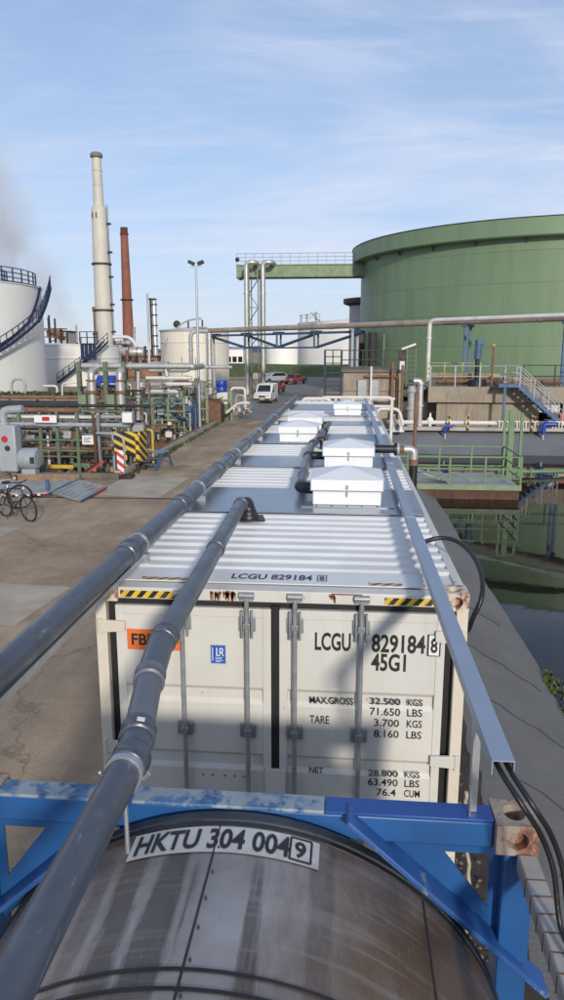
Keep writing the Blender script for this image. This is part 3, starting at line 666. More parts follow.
doortext('71.650',0.615,2.025,0.052,0.20); doortext('LBS',0.86,2.025,0.052,0.10)
doortext('TARE',0.215,1.945,0.058,0.13); doortext('3.700',0.645,1.945,0.052,0.165); doortext('KGS',0.86,1.945,0.052,0.10)
doortext('8.160',0.645,1.865,0.052,0.165); doortext('LBS',0.86,1.865,0.052,0.10)
doortext('NET',0.215,1.575,0.045,0.095); doortext('28.800',0.615,1.575,0.045,0.20); doortext('KGS',0.86,1.575,0.045,0.10)
doortext('63.490',0.615,1.505,0.052,0.20); doortext('LBS',0.86,1.505,0.052,0.10)
doortext('76.4',0.675,1.43,0.052,0.13); doortext('CUM',0.86,1.43,0.052,0.105)
# orange placard and blue class sticker on the left door
pc=MB().bx(-1.015,-0.64,CY+0.0295,CY+0.0335,2.43,2.575).build('placard',m_orange,dl)
text('FBF','placard_lettering',m_ink,dl,lambda u,v,d_:(-0.985+u,CY+0.029,2.465+v),0.078,width=0.155)
MB().bx(-0.452,-0.345,CY+0.0295,CY+0.0335,2.345,2.485).build('sticker',m_decal,dl)
MB().bx(-0.447,-0.350,CY+0.0283,CY+0.0293,2.352,2.479).build('sticker_field',m_bluest,dl)
lg=MB()
yL=CY+0.0275
lg.bx(-0.438,-0.433,yL,yL+0.0006,2.37,2.465)
lg.bx(-0.412,-0.404,yL,yL+0.0006,2.405,2.462); lg.bx(-0.404,-0.384,yL,yL+0.0006,2.405,2.412)
lg.bx(-0.390,-0.383,yL,yL+0.0006,2.416,2.462); lg.bx(-0.383,-0.366,yL,yL+0.0006,2.455,2.462); lg.bx(-0.371,-0.364,yL,yL+0.0006,2.436,2.455); lg.bx(-0.383,-0.366,yL,yL+0.0006,2.429,2.436)
lg.prism([(-0.380,yL,2.429),(-0.372,yL,2.429),(-0.358,yL,2.405),(-0.367,yL,2.405)],(0,0.0006,0))
for k,wd in enumerate((0.05,0.042,0.055,0.036)): lg.bx(-0.418,-0.418+wd,yL,yL+0.0006,2.392-0.010*k,2.3955-0.010*k)
lg.build('sticker_mark',m_white,dl)
rp=MB()
for x in (-0.52,-0.455,-0.37,-0.30,-0.235): rp.lathe((x,CY+0.033,1.52),[(0.0005,-0.002),(0.007,-0.002),(0.007,0.003)],8,axis='Y')
rp.build('rust_bolt',m_rrun,dl)
# flat grey flashing sheets over the ribs
for (ya,yb) in ((6.62,7.86),(9.35,10.32),(11.75,13.2),(14.8,15.7)):
    MB().bx(-1.17,1.17,ya,yb,2.8885,2.8945).build('roof_sheet',m_sheet,c,bevel=0.002)

# shorter container behind
c2=thing('shipping_container','short white container placed end to end behind the long white one','shipping container',(0,19.7,0))
container_shell(c2,16.72,22.2)
MB().bx(-1.155,1.155,16.76,16.78,0.15,2.795).build('end_wall',m_body,c2); MB().bx(-1.155,1.155,22.13,22.15,0.15,2.795).build('end_wall',m_body,c2)
MB().bx(-1.06,1.06,16.86,17.13,2.880,2.886).build('roof_end_plate',m_roof,c2)
for (xa,xb) in ((-1.04,-0.68),(0.60,0.96)): MB().bx(xa,xb,16.726,16.7315,2.806,2.852).build('hazard_tape',m_hzs,c2)
MB().bx(-1.17,1.17,18.6,20.6,2.8885,2.8945).build('roof_sheet',m_sheet,c2)

# roof hoods
def hood(x0,x1,y0,y1,label,latches=1,k=1.0):
    zb=2.896; t=thing('roof_hood',label,'roof hood',((x0+x1)/2,(y0+y1)/2,zb),'white vent hoods on the container roofs')
    MB().bx(x0-0.10,x1+0.12,y0-0.08,y1+0.08,zb,zb+0.008).build('flashing',m_sheet,t)
    MB().bx(x0+0.01,x1-0.01,y0+0.01,y1-0.01,zb+0.008,zb+0.15*k).build('base',m_hood,t,bevel=0.008)
    MB().bx(x0-0.012,x1+0.012,y0-0.012,y1+0.012,zb+0.152*k,zb+0.265*k).build('cap',m_hood,t,bevel=0.006)
    MB().bx(x0-0.016,x1+0.016,y0-0.016,y1+0.016,zb+0.150*k,zb+0.158*k).build('shadow_band',m_sheet,t)  # grey skirt band drawn in as the shadow line below the cap
    for sx in (x0-0.0135,x1+0.0035): MB().bx(sx,sx+0.010,y0-0.0145,y0-0.0125,zb+0.16*k,zb+0.26*k).build('corner_seam',m_galv,t)
    for j in range(5): MB().sph((x0+0.05+(x1-x0-0.1)*j/4,y0-0.05,zb+0.010),0.008,6).build('screw',m_dark,t)
    py=MB(); z0=zb+0.2655*k; z1=zb+0.355*k; xm=(x0+x1)/2; ym=(y0+y1)/2
    a=[(x0-0.018,y0-0.018,z0),(x1+0.018,y0-0.018,z0),(x1+0.018,y1+0.018,z0),(x0-0.018,y1+0.018,z0)]
    V=[py.bm.verts.new(q) for q in a]; ap=py.bm.verts.new((xm,ym,z1))
    for i in range(4): py.bm.faces.new((V[i],V[(i+1)%4],ap))
    py.bm.faces.new(V[::-1])
    py.build('lid',m_hood,t,smooth=5)
    MB().bx(xm-0.012,xm+0.012,y0-0.026,y0-0.013,zb+0.17*k,zb+0.21*k).build('latch',m_rod,t); MB().bx(xm-0.008,xm+0.008,y0-0.010,y0+0.012,zb+0.095*k,zb+0.14*k).build('latch',m_rod,t)
    return t
hood(0.10,0.79,6.95,7.62,'nearest white vent hood with pyramid lid, black elbow on its left side')
hood(0.14,0.79,9.30,9.95,'white vent hood with a black pipe leaving its right side')
hood(-0.68,-0.05,11.85,12.5,'white vent hood left of the roof pipe, nearer of the two there')
hood(-0.66,-0.02,13.5,14.15,'white vent hood left of the roof pipe, partly hidden behind another hood')
hood(0.14,0.78,16.95,17.6,'smallest looking white vent hood at the far end, on the short container')

# ================================================================== pipes and tray on the roof
# left drain pipe
t=thing('drain_pipe','long straight grey plastic pipe running along the left roof edge','pipe',(-1.07,4,3.0))
def ycoup(t,x,z,ys,r,mat,ring=m_black,nm='coupling'):
    for y in ys:
        MB().lathe((x,0,z),[(r*0.98,y-0.10),(r*1.13,y-0.095),(r*1.15,y-0.06),(r*1.12,y-0.05),(r*1.10,y+0.02),(r*1.2,y+0.03),(r*1.2,y+0.075),(r*0.98,y+0.08)],28,axis='Y').build(nm,mat,t)
MB().tube([(-1.07,-6,3.02),(-1.07,4.0,3.02),(-1.07,12,3.02),(-1.05,21.6,3.02)],0.072,28).build('pipe_run',m_pvc,t)
ycoup(t,-1.07,3.02,(4.72,6.32,8.25,9.15,10.6,12.9,15.2,17.6),0.072,m_pvc)
for y in (4.95,7.1,9.6,12.2,15,18.2):
    MB().bx(-1.15,-0.99,y-0.02,y+0.02,2.88,2.95).build('pipe_cradle',m_galv,t)
    MB().lathe((-1.07,0,3.02),[(0.073,y-0.012),(0.08,y-0.012),(0.08,y+0.012),(0.073,y+0.012)],24,axis='Y').build('clip',m_galv,t)
# galvanised channel below it
ch=MB(); ch.bx(-1.11,-1.03,-6,5.05,2.9,2.904); ch.bx(-1.11,-1.106,-6,5.05,2.904,2.940); ch.bx(-1.034,-1.03,-6,5.05,2.904,2.940)
tag(ch.build('support_channel',m_galv),'galvanised channel under the left grey pipe, reaching out past the container','channel')
# diagonal vent pipe coming towards the camera
t=thing('vent_pipe','bent grey plastic pipe crossing over the doors to the lower left corner','pipe',(-0.6,6.4,2.9))
K=[gz(241,504,3.05),gz(223,536,3.05),gz(163,640,3.06),gz(150,676,3.05),gz(137,738,3.03),gz(60,892,3.06),gz(-70,1140,3.10)]
K[6]=K[5]+(K[6]-K[5])*3.0
r=0.056
def seg(a,b_,r_,mat,nm,n=28): return MB().tube([a,b_],r_,n).build(nm,mat,t)
def coup(cn,d,r_,L_,mat,nm='coupling'):
    d=d.normalized(); MB().tube([cn-d*L_/2,cn-d*(L_/2-0.006),cn-d*(L_/2-0.02),cn-d*(L_/2-0.026),cn+d*(L_/2-0.026),cn+d*(L_/2-0.02),cn+d*(L_/2-0.006),cn+d*L_/2],[r_*1.0,r_*1.17,r_*1.17,r_*1.09,r_*1.09,r_*1.17,r_*1.17,r_*1.0],28).build(nm,mat,t)
d0=(K[1]-K[0]).normalized(); d1=(K[2]-K[1]).normalized(); d3=(K[4]-K[3]).normalized(); d5=(K[6]-K[5]).normalized()
MB().tube(fillet([K[0],K[1],K[2]],0.10,6),r,28).build('upper_run',m_pvc,t)
MB().tube(fillet([K[2]-d1*0.03,K[2]+d1*0.05,K[3],K[3]+d3*0.05],0.1,6),r*1.08,28).build('elbow',m_pvc,t)
seg(K[3],K[4],r*1.0,m_pvcl,'middle_run')
e0=K[4]+d3*0.10
MB().tube(fillet([K[4],K[4]+d3*0.06,e0+ (K[5]-e0).normalized()*0.06],0.08,6),r*1.05,28).build('elbow',m_pvc,t)
d4=(K[5]-e0).normalized()
MB().tube([e0,K[5],K[6]],r*1.01,28).build('lower_run',m_pvc,t)
coup(K[0]+d0*0.02,d0,r,0.05,m_pvc); coup(K[1]+d1*0.36,d1,r,0.05,m_pvc); coup(K[2]-d1*0.02,d1,r*1.02,0.10,m_pvc); coup(K[3]+d3*0.02,d3,r*1.02,0.09,m_pvcl); coup(K[4]-d3*0.02,d3,r*1.02,0.08,m_pvc); coup(e0+d4*0.06,d4,r*1.04,0.10,m_pvc)
MB().tube([e0+d4*0.105,e0+d4*0.135],r*1.16,28).build('clamp_band',m_galv,t)
q=e0+d4*0.12; sd_=d4.cross(Vector((0,0,1))).normalized()
for s in (-1,1): MB().tube([q+sd_*s*r*1.15-Vector((0,0,0.02)),q+sd_*s*r*1.5],0.008,8).build('clamp_bolt',m_galv,t)
seg(q-Vector((0,0,r)),q-Vector((0,0,0.30)),0.008,m_galv,'hanger_rod',8)
tg=K[4]-d3*0.015; nrm=(CAM-tg).normalized(); nrm=(nrm-d3*nrm.dot(d3)).normalized(); sd2=d3.cross(nrm)
lb=MB(); c0=tg+nrm*r*1.205
for s in ((-1,-1),(1,-1),(1,1),(-1,1)): pass
lb.prism([c0+sd2*0.014*sx+d3*0.012*sy for sx,sy in ((-1,-1),(1,-1),(1,1),(-1,1))],nrm*0.002); lb.build('sticker',m_white,t)
# rubber boot where that pipe leaves the roof
bt=thing('roof_boot','black stepped rubber boot sealing the bent pipe to the roof','roof boot',(-0.42,6.38,2.89))
mtx=Matrix.Translation((-0.415,6.36,0))@Matrix.Rotation(R(12),4,'Z')
fl=MB(); fl.bx(-0.12,0.11,-0.11,0.11,2.888,2.902,mtx); fl.build('flange',m_black,bt,bevel=0.005)
st=MB(); st.lathe((-0.45,6.37,0),[(0.098,2.902),(0.088,2.93),(0.078,2.935),(0.072,2.965),(0.066,2.97),(0.06,3.0),(0.052,3.005),(0.05,3.03),(0.01,3.035)],24); st.build('stepped_cone',m_black,bt)
MB().tube(fillet([(-0.45,6.37,2.95),(-0.45,6.37,3.05),K[0]-d0*0.02,K[0]+d0*0.02],0.04),0.047,20).build('inlet_bend',m_black,bt)
# middle roof pipe with black branches
t=thing('roof_manifold','grey pipe between the vent hoods with black branch stubs','pipe',(-0.06,10,2.9))
MB().tube([(-0.035,7.42,3.01),(-0.07,9.0,3.01),(-0.075,10.6,3.01),(0.03,12.3,3.01),(0.10,13.9,3.01)],0.052,20).build('pipe_run',m_pvc,t)
MB().tube(fillet([(-0.035,7.46,3.01),(-0.045,7.30,3.01),(0.11,7.28,3.01)],0.10),0.060,20).build('elbow',m_black,t)
ycoup(t,-0.05,3.01,(8.1,),0.052,m_pvc); ycoup(t,-0.075,3.01,(9.5,10.8),0.052,m_black); ycoup(t,0.05,3.01,(12.6,),0.052,m_black)
for (pts) in ([(-0.07,9.62,3.01),(0.15,9.62,3.01)],[(-0.06,12.0,3.01),(0.03,12.0,3.01)],[(-0.03,13.7,3.01),(0.1,13.7,3.01)],[(-0.03,11.2,3.01),(0.06,11.2,3.04),(0.08,11.2,2.9)]):
    MB().tube(pts,0.055,18).build('branch',m_black,t)
# black pipe leaving the second hood to the right, copper elbow, down pipe
t=thing('side_drain','black pipe with rusty steel elbow dropping over the right container edge','pipe',(1.1,9.6,3.1))
MB().tube([(0.78,9.6,3.11),(1.10,9.6,3.11)],0.055,18).build('black_run',m_black,t)
MB().tube([(1.07,9.6,3.11),(1.10,9.6,3.11)],0.085,18).build('flange',m_black,t); MB().tube([(1.105,9.6,3.11),(1.135,9.6,3.11)],0.085,18).build('flange',m_pumpg,t)
MB().tube([(1.135,9.6,3.11),(1.22,9.6,3.11)],0.045,16).build('steel_stub',m_rustp,t)
MB().tube(fillet([(1.20,9.6,3.11),(1.33,9.6,3.11),(1.33,9.6,2.98)],0.09),0.055,16).build('elbow',m_silver,t)
MB().tube([(1.33,9.6,2.98),(1.33,9.6,2.90)],0.06,16).build('rusty_nipple',m_rustp,t)
MB().tube([(1.33,9.6,2.90),(1.33,9.6,-0.1)],0.055,16).build('down_pipe',m_black,t)
MB().tube([(1.335,9.6,3.12),(1.335,9.6,3.85)],0.025,12).build('riser',m_rustp,t)
# cable tray
t=thing('cable_tray','long straight galvanised cable tray with lid along the right roof edge','cable tray',(0.97,4,2.9))
def lx(y): return 0.972
tr=MB()
tr.prism([(0.944,2.30,2.962),(0.948,2.30,2.962),(0.948,2.30,3.012),(1.018,2.30,3.012),(1.018,2.30,2.962),(1.022,2.30,2.962),(1.022,2.30,3.016),(0.944,2.30,3.016)],(0,19.2,0))
tr.build('lid',m_tray,t)
for y in (6.0,9.0,12.0,15,18): MB().bx(0.941,1.025,y,y+0.02,2.9625,3.0185).build('joint_strap',m_tray,t)
for y in (4.7,7.0,9.2,11.8,14.5,17.4,20): MB().bx(0.95,1.015,y-0.02,y+0.02,2.89,2.9615).build('stand',m_galv,t)
MB().bx(0.949,0.954,2.66,2.70,2.542,3.01).build('leg',m_galv,t); MB().bx(0.954,0.985,2.695,2.70,2.542,3.01).build('leg_flange',m_galv,t)
# cables out of the tray end
for k,(dx,dz,lab) in enumerate(((0.0,0,'black cable leaving the tray end, left one of the pair'),(0.035,0.004,'black cable leaving the tray end, right one of the pair'))):
    pts=[Vector((0.965+dx,2.75,2.985)),Vector((0.965+dx,2.36,2.985)),Vector((1.02+dx,2.20,2.93)),Vector((1.10+dx,2.22,2.80)),Vector((1.155+dx*0.9,2.22,2.66)),Vector((1.18+dx*0.9,2.18,2.48)),Vector((1.20+dx*0.8,2.05,2.45)),Vector((1.235+dx*0.8,1.90,2.35)),Vector((1.27+dx,1.75,2.1)),Vector((1.3+dx,1.5,1.2)),Vector((1.34+dx,1.2,0.02))]
    sm=[]
    for i in range(len(pts)-1):
        p0=pts[max(0,i-1)];p1=pts[i];p2=pts[i+1];p3=pts[min(len(pts)-1,i+2)]
        for j in range(6):
            u=j/6; sm.append(0.5*((2*p1)+(p2-p0)*u+(2*p0-5*p1+4*p2-p3)*u*u+(3*p1-p0-3*p2+p3)*u**3))
    sm.append(pts[-1]); tag(MB().tube(sm,0.0095,10).build('cable',m_black),lab,'cable','black cables from the tray end')
lp=[Vector((0.98,5.25,2.985)),Vector((1.12,5.3,3.02)),Vector((1.24,5.25,3.02)),Vector((1.33,5.05,2.98)),Vector((1.36,4.8,2.9)),Vector((1.33,4.6,2.80)),Vector((1.27,4.62,2.6)),Vector((1.25,4.8,2.2)),Vector((1.26,5,0.1))]
sm=[]
for i in range(len(lp)-1):
    p0=lp[max(0,i-1)];p1=lp[i];p2=lp[i+1];p3=lp[min(len(lp)-1,i+2)]
    for j in range(8):
        u=j/8; sm.append(0.5*((2*p1)+(p2-p0)*u+(2*p0-5*p1+4*p2-p3)*u*u+(3*p1-p0-3*p2+p3)*u**3))
tag(MB().tube(sm,0.017,12).build('hose',m_black),'thick black hose looping over the rusty corner of the white container','hose')

# ================================================================== BACKGROUND, left : tanks, chimneys, plant
def polar(c,r_,a,z): return Vector((c[0]+r_*math.cos(a),c[1]+r_*math.sin(a),z))
def stairs_round(name,label,c,r_,a0,a1,z0,z1,mat,n=26,wd=0.8,group=None,parent=None):
    t=parent or thing(name,label,'stairs',polar(c,r_,a0,z0),group)
    for nm,ro in (('stringer',r_+0.05),('stringer',r_+0.05+wd)):
        MB().tube([polar(c,ro,a0+(a1-a0)*i/n,z0+(z1-z0)*i/n) for i in range(n+1)],0.13,6).build(nm,mat,t)
    tr=MB()
    for i in range(n):
        a=a0+(a1-a0)*(i+0.5)/n; z=z0+(z1-z0)*(i+0.5)/n; da=0.11/r_
        tr.quad(polar(c,r_+0.05,a-da,z),polar(c,r_+wd,a-da,z),polar(c,r_+wd,a+da,z),polar(c,r_+0.05,a+da,z))
    o=tr.build('treads',mat,t); o['kind']='stuff'
    for h in (0.55,1.1): MB().tube([polar(c,r_+0.05+wd,a0+(a1-a0)*i/n,z0+(z1-z0)*i/n+h) for i in range(n+1)],0.045,6).build('handrail',mat,t)
    for i in range(0,n+1,2):
        p_=polar(c,r_+0.05+wd,a0+(a1-a0)*i/n,z0+(z1-z0)*i/n); MB().bar(p_,p_+Vector((0,0,1.1)),0.07).build('baluster',mat,t)
    return t
def storage_tank(label,c,r_,zt,mat,zb=0.0,roof=0.6,n=72,rim=0.0,girders=()):
    t=thing('storage_tank',label,'storage tank',(c[0],c[1],zb))
    prof=[(r_,zb),(r_,zt)]
    MB().lathe((c[0],c[1],0),prof,n).build('shell',mat,t,smooth=30)
    MB().lathe((c[0],c[1],0),[(r_+0.08,zt-0.06),(r_+0.08,zt+0.03),(r_*0.5,zt+roof*0.6),(0.01,zt+roof)],n).build('roof',mat,t,smooth=30)
    for g_ in girders: MB().lathe((c[0],c[1],0),[(r_,g_-0.05),(r_+0.12,g_-0.04),(r_+0.12,g_+0.04),(r_,g_+0.05)],n).build('stiffener_ring',mat,t)
    return t
cA=(-40.95,67.1); rA=12.0
tA=storage_tank('large white storage tank cut by the left picture edge',cA,rA,10.25,m_tankw,roof=0.7,n=120)
ts_=stairs_round('spiral_stairs','blue spiral stairs climbing the large left white tank',cA,rA,R(-46),R(-5),2.2,6.9,m_navysteel,26,0.9)
stairs_round('spiral_stairs','',cA,rA,R(-4.5),R(13),6.95,10.3,m_navysteel,14,1.0,parent=ts_)
for h in (0.3,0.8): MB().tube([polar(cA,rA+1.05,R(-4.5+17.5*i/14),6.95+3.35*i/14+h) for i in range(15)],0.05,6).build('guard_rail',m_navysteel,ts_)
# platform with blue railing on that tank
pf=thing('tank_platform','blue railed platform on top of the large left white tank','platform',(-33,60,10.4))
pp=[polar(cA,rA-0.4,R(a),10.35) for a in (16,10,3,-4,-11,-18)]+[polar(cA,rA-3.0,R(a),10.5) for a in (-15,-5,5,15)]
rail_fence('tank_platform','','',pp,1.25,m_navysteel,3,1.0,0.045,parent=pf)
MB().prism([polar(cA,rA-0.2,R(18),10.30),polar(cA,rA-0.2,R(8),10.30),polar(cA,rA-0.2,R(-6),10.30),polar(cA,rA-0.2,R(-18),10.30),polar(cA,rA-3.0,R(-15),10.30),polar(cA,rA-3.0,R(16),10.30)],(0,0,0.14)).build('floor',m_navysteel,pf)
MB().tube([polar(cA,rA-3,R(-4),10.4),polar(cA,rA-3,R(-4),12.6)],0.06,6).build('lamp_mast',m_navysteel,pf)
MB().sph(polar(cA,rA-3,R(-4),12.6),0.22,8).build('beacon',m_dark,pf)
# lower white tank with stairs
cB=(-38.6,94); rB=8.9
storage_tank('low white tank between the large left tank and the tall chimney',cB,rB,5.0,m_tankw,roof=0.3,girders=(3.4,))
stairs_round('spiral_stairs','straight looking blue stairs on the low white tank beside the chimney',cB,rB,R(-64),R(-22),0.5,5.4,m_navysteel,20,0.8)
pf=thing('stair_platform','small dark blue platform on posts beside the tall chimney','platform',at(88,352,84))
a_=at(82,345,84); b_=at(96,345,84)
MB().bx(a_.x,b_.x,83.4,84.6,a_.z,a_.z+0.2).build('floor',m_navysteel,pf)
for px in (83,87,91,95):
    q=at(px,345,84); MB().bx(q.x-0.16,q.x+0.16,83.5,83.8,q.z-1.7,q.z).build('leg',m_navysteel,pf)
rail_fence('x','','',[(a_.x,83.4,a_.z+0.2),(b_.x,83.4,a_.z+0.2),(b_.x,84.6,a_.z+0.2)],1.3,m_navysteel,2,0.9,0.05,parent=pf)
# scaffolded brown structure between them
sc=thing('pipe_tower','rust brown scaffold tower behind the large white tank','scaffold',at(52,345,105))
q0=at(44,346,105); q1=at(59,310,105)
for i in range(4):
    x=q0.x+(q1.x-q0.x)*i/3; zt=(9.5,9.0,7.6,6.9)[i]
    for y in (105,107.4): MB().bar((x,y,4.4),(x,y,zt),0.22).build('upright',m_dark,sc)
for z in (5.0,6.2,7.4): MB().bx(q0.x-0.1,q1.x+0.1,104.9,107.5,z,z+0.14).build('floor',m_rustp,sc)
MB().bar((q0.x,104.9,5),(q1.x,104.9,6.3),0.12).build('brace',m_dark,sc); MB().bar((q0.x,104.9,7.4),(q1.x,104.9,6.2),0.12).build('brace',m_dark,sc)
MB().bx(q0.x+0.3,q1.x-0.3,105.3,107,6.3,7.3).build('vessel_box',m_rustp,sc,bevel=0.1); MB().bx(q0.x,q1.x,105,107,0,4.9).build('lower_box',m_concd,sc)
# pale buildings beyond tank B
for (x0,x1,yt,Y,lab,mt) in ((57,66,332,150,'pale narrow building block beyond the low white tank',m_concl),(66,77,345,165,'low pale building beyond the stairs of the low tank',m_concl)):
    a_=at(x0,yt,Y); b_=at(x1,yt,Y); bt=thing('plant_building',lab,'building',((a_.x+b_.x)/2,Y,0))
    MB().bx(a_.x,b_.x,Y,Y+6,0,a_.z).build('wall',mt,bt); MB().bx(a_.x-0.2,b_.x+0.2,Y-0.2,Y+6.2,a_.z,a_.z+0.3).build('roof',m_dark,bt)
    for k in range(2):
        xx=a_.x+(b_.x-a_.x)*(0.3+0.4*k); MB().bx(xx-0.3,xx+0.3,Y-0.06,Y-0.01,a_.z-1.7,a_.z-0.8).build('window',m_glass,bt)
# slim stacks between tank B and chimney
for (px,yt,Y,r_,lab) in ((80,337,120,0.18,'thin grey vent stack left of the tall chimney'),(95,307,125,0.42,'dark rusty stack just left of the tall chimney'),(76,325,140,0.15,'thinnest vent mast beyond the low white tank')):
    q=at(px,yt,Y); s_=thing('vent_stack',lab,'stack',(q.x,Y,0)); MB().lathe((q.x,Y,0),[(r_*1.1,0),(r_,q.z-0.8),(r_*1.3,q.z-0.7),(r_*1.3,q.z),(0.01,q.z)],12).build('pipe',m_rustp if r_>0.3 else m_greyp,s_); MB().lathe((q.x,Y,0),[(r_*1.05,q.z*0.6),(r_*1.7,q.z*0.6+0.05),(r_*1.7,q.z*0.6+0.25),(r_*1.05,q.z*0.6+0.3)],12).build('collar',m_dark,s_)
# tall cream chimney
cx_,cy_=-36.45,110.0
t=thing('chimney','tall cream two-stage steel chimney with dark flange rings','chimney',(cx_,cy_,0))
MB().lathe((cx_,cy_,0),[(1.32,0),(1.29,10),(1.25,17),(1.10,24.8),(1.04,25.0)],36).build('lower_shaft',m_chim,t,smooth=30)
MB().lathe((cx_,cy_,0),[(1.04,25.0),(0.76,25.2),(0.72,28),(0.66,32.0)],30).build('upper_shaft',m_chim,t,smooth=30)
MB().lathe((cx_,cy_,0),[(0.66,31.7),(0.9,31.9),(0.9,32.25),(0.74,32.45),(0.62,32.5),(0.5,31.9)],30).build('crown_ring',M('crown_grey',(0.16,0.15,0.13),0.7),t)
for z,r_ in ((10.3,1.29),(17.0,1.25)):
    MB().lathe((cx_,cy_,0),[(r_,z-0.16),(r_+0.24,z-0.14),(r_+0.24,z+0.10),(r_,z+0.12)],36).build('flange_ring',m_dark,t)
for z in (28,30): MB().lathe((cx_,cy_,0),[(0.69,z-0.05),(0.76,z),(0.69,z+0.05)],30).build('weld_ring',m_chim,t)
ld=MB(); 
for z0,z1 in ((0.5,25.3),):
    for dx in (1.42,1.62): ld.bar((cx_+dx,cy_-0.3,z0),(cx_+dx-0.22,cy_-0.3,z1),0.05)
    for k in range(50): ld.bar((cx_+1.42-0.22*k/50,cy_-0.3,z0+k*0.495),(cx_+1.62-0.22*k/50,cy_-0.3,z0+k*0.495),0.04)
ld.build('ladder',m_dark,t)
for z in (7,11,15,18.5,22.5): MB().bx(cx_+1.2,cx_+1.75,cy_-0.6,cy_,z,z+0.25).build('rest_bracket',m_dark,t)
for z in (24,): 
    for k in (-0.7,-0.1): MB().bx(cx_+k,cx_+k+0.1,cy_-1.35,cy_-1.15,z-0.6,z+0.1).build('lug',m_dark,t)
# base gear of the chimney
MB().bx(cx_-2.0,cx_-0.6,cy_-2.4,cy_-1.1,1.5,3.5).build('fan_box',m_greyp,t,bevel=0.1); MB().bx(cx_-0.5,cx_+0.6,cy_-2.0,cy_-1.42,2.6,3.7).build('inspection_box',m_dark,t)
# red brick coloured chimney
bx_,by_=-47.9,160
t=thing('chimney','slim red brick chimney with dark cap behind the cream one','chimney',(bx_,by_,0))
MB().lathe((bx_,by_,0),[(1.45,0),(1.16,10),(0.80,28.6)],30).build('shaft',m_brick,t,smooth=30)
MB().lathe((bx_,by_,0),[(0.80,28.6),(0.93,28.7),(0.93,29.0),(0.79,29.05),(0.78,30.2),(0.5,30.25)],30).build('cap',M('brick_sooty',(0.10,0.035,0.025),0.9),t)
MB().lathe((bx_,by_,0),[(1.05,15.0),(1.45,15.05),(1.45,15.3),(1.05,15.35)],30).build('gallery_ring',m_dark,t)
# distillation column
px_=at(152,292,130); t=thing('process_column','slender steel process column with ladders and flanges','column',(px_.x,130,0))
MB().lathe((px_.x+0.25,130,0),[(0.45,0),(0.45,12.8),(0.3,13.3),(0.05,13.5)],18).build('shell',m_silver,t); MB().lathe((px_.x-0.42,130.2,0),[(0.18,0),(0.18,13.4),(0.05,13.5)],10).build('side_pipe',m_dark,t)
for z in (5,6.8,8.6,10.4,12.2): MB().lathe((px_.x+0.25,130,0),[(0.45,z),(0.62,z+0.03),(0.62,z+0.16),(0.45,z+0.2)],18).build('flange',m_dark,t)
MB().lathe((px_.x,130,0),[(0.1,13.2),(0.85,13.2),(0.85,13.32),(0.1,13.32)],14).build('platform',m_dark,t)
lt=MB(); 
for dx in (-0.9,-0.65): lt.bar((px_.x+dx,129.6,1),(px_.x+dx,129.6,14.2),0.07)
lt.build('ladder',m_dark,t)
# refinery cluster between chimneys and the old tank
def vessel(label,a,b_,r_,mat):
    a=Vector(a); b_=Vector(b_); d=(b_-a).normalized(); t=thing('pressure_vessel',label,'vessel',a)
    MB().tube([a-d*r_*0.45,a-d*r_*0.25,a,b_,b_+d*r_*0.25,b_+d*r_*0.45],[r_*0.3,r_*0.8,r_,r_,r_*0.8,r_*0.3],20).build('body',mat,t)
    for f in (0.12,0.45,0.78): MB().tube([a.lerp(b_,f),a.lerp(b_,f+0.03)],r_*1.1,20).build('band',m_dark,t)
    for f in (0.25,0.7):
        q=a.lerp(b_,f); MB().bx(q.x-0.15,q.x+0.15,q.y-r_*0.6,q.y+r_*0.6,0,q.z-r_*0.7).build('saddle',m_dark,t)
    return t
vessel('silver horizontal vessel right of the tall chimney',at(118,352,104),at(143,352,104),0.7,m_silver)
vessel('dark horizontal vessel above the silver one by the tall chimney',at(113,344,112),at(130,343,112),0.45,m_greyp)
pipe('process_pipe','cream pipe bending down behind the vessels by the tall chimney',[at(113,337,108),at(130,337,108),at(137,347,108),at(139,360,108)],0.26,m_pipewh,0.8)
pipe('process_pipe','dark upright pipe in front of the red chimney foot',[at(134,327,120),at(134,372,120)],0.22,m_greyp,flanges=(0.1,0.35,0.6))
pb=thing('plant_building','orange brick pump house behind the vessels','building',at(128,365,118))
a_=at(115,357,118); b_=at(157,357,118); MB().bx(a_.x,b_.x,118,122,0,a_.z).build('wall',M('brick_orange',(0.30,0.15,0.09),0.85,0,0.25,1.5,dirt=0.3),pb); MB().bx(a_.x-0.2,b_.x+0.2,117.8,122.2,a_.z,a_.z+0.22).build('roof',m_dark,pb)
for k in range(5):
    xx=a_.x+(b_.x-a_.x)*(k+0.5)/5; MB().bx(xx-0.4,xx+0.4,117.94,117.99,a_.z-1.5,a_.z-0.5).build('window',m_glass,pb)
rnd=random.Random(11)
for k,(px,yt,yb,Y,rr,mt,ds) in enumerate(((120,345,366,100,0.16,m_silver,'silver upright pipe in the cluster, nearest the tall chimney'),(127,350,368,99,0.2,m_rustp,'rusty upright pipe standing under the silver vessel'),(145,346,368,101,0.16,m_dark,'dark upright pipe left of the old white tank'),(149,342,366,116,0.2,m_pipewh,'cream upright pipe left of the old white tank'))):
    pipe('process_pipe',ds,[at(px,yt,Y),at(px,yb,Y)],rr,mt,flanges=(0.05,0.5))
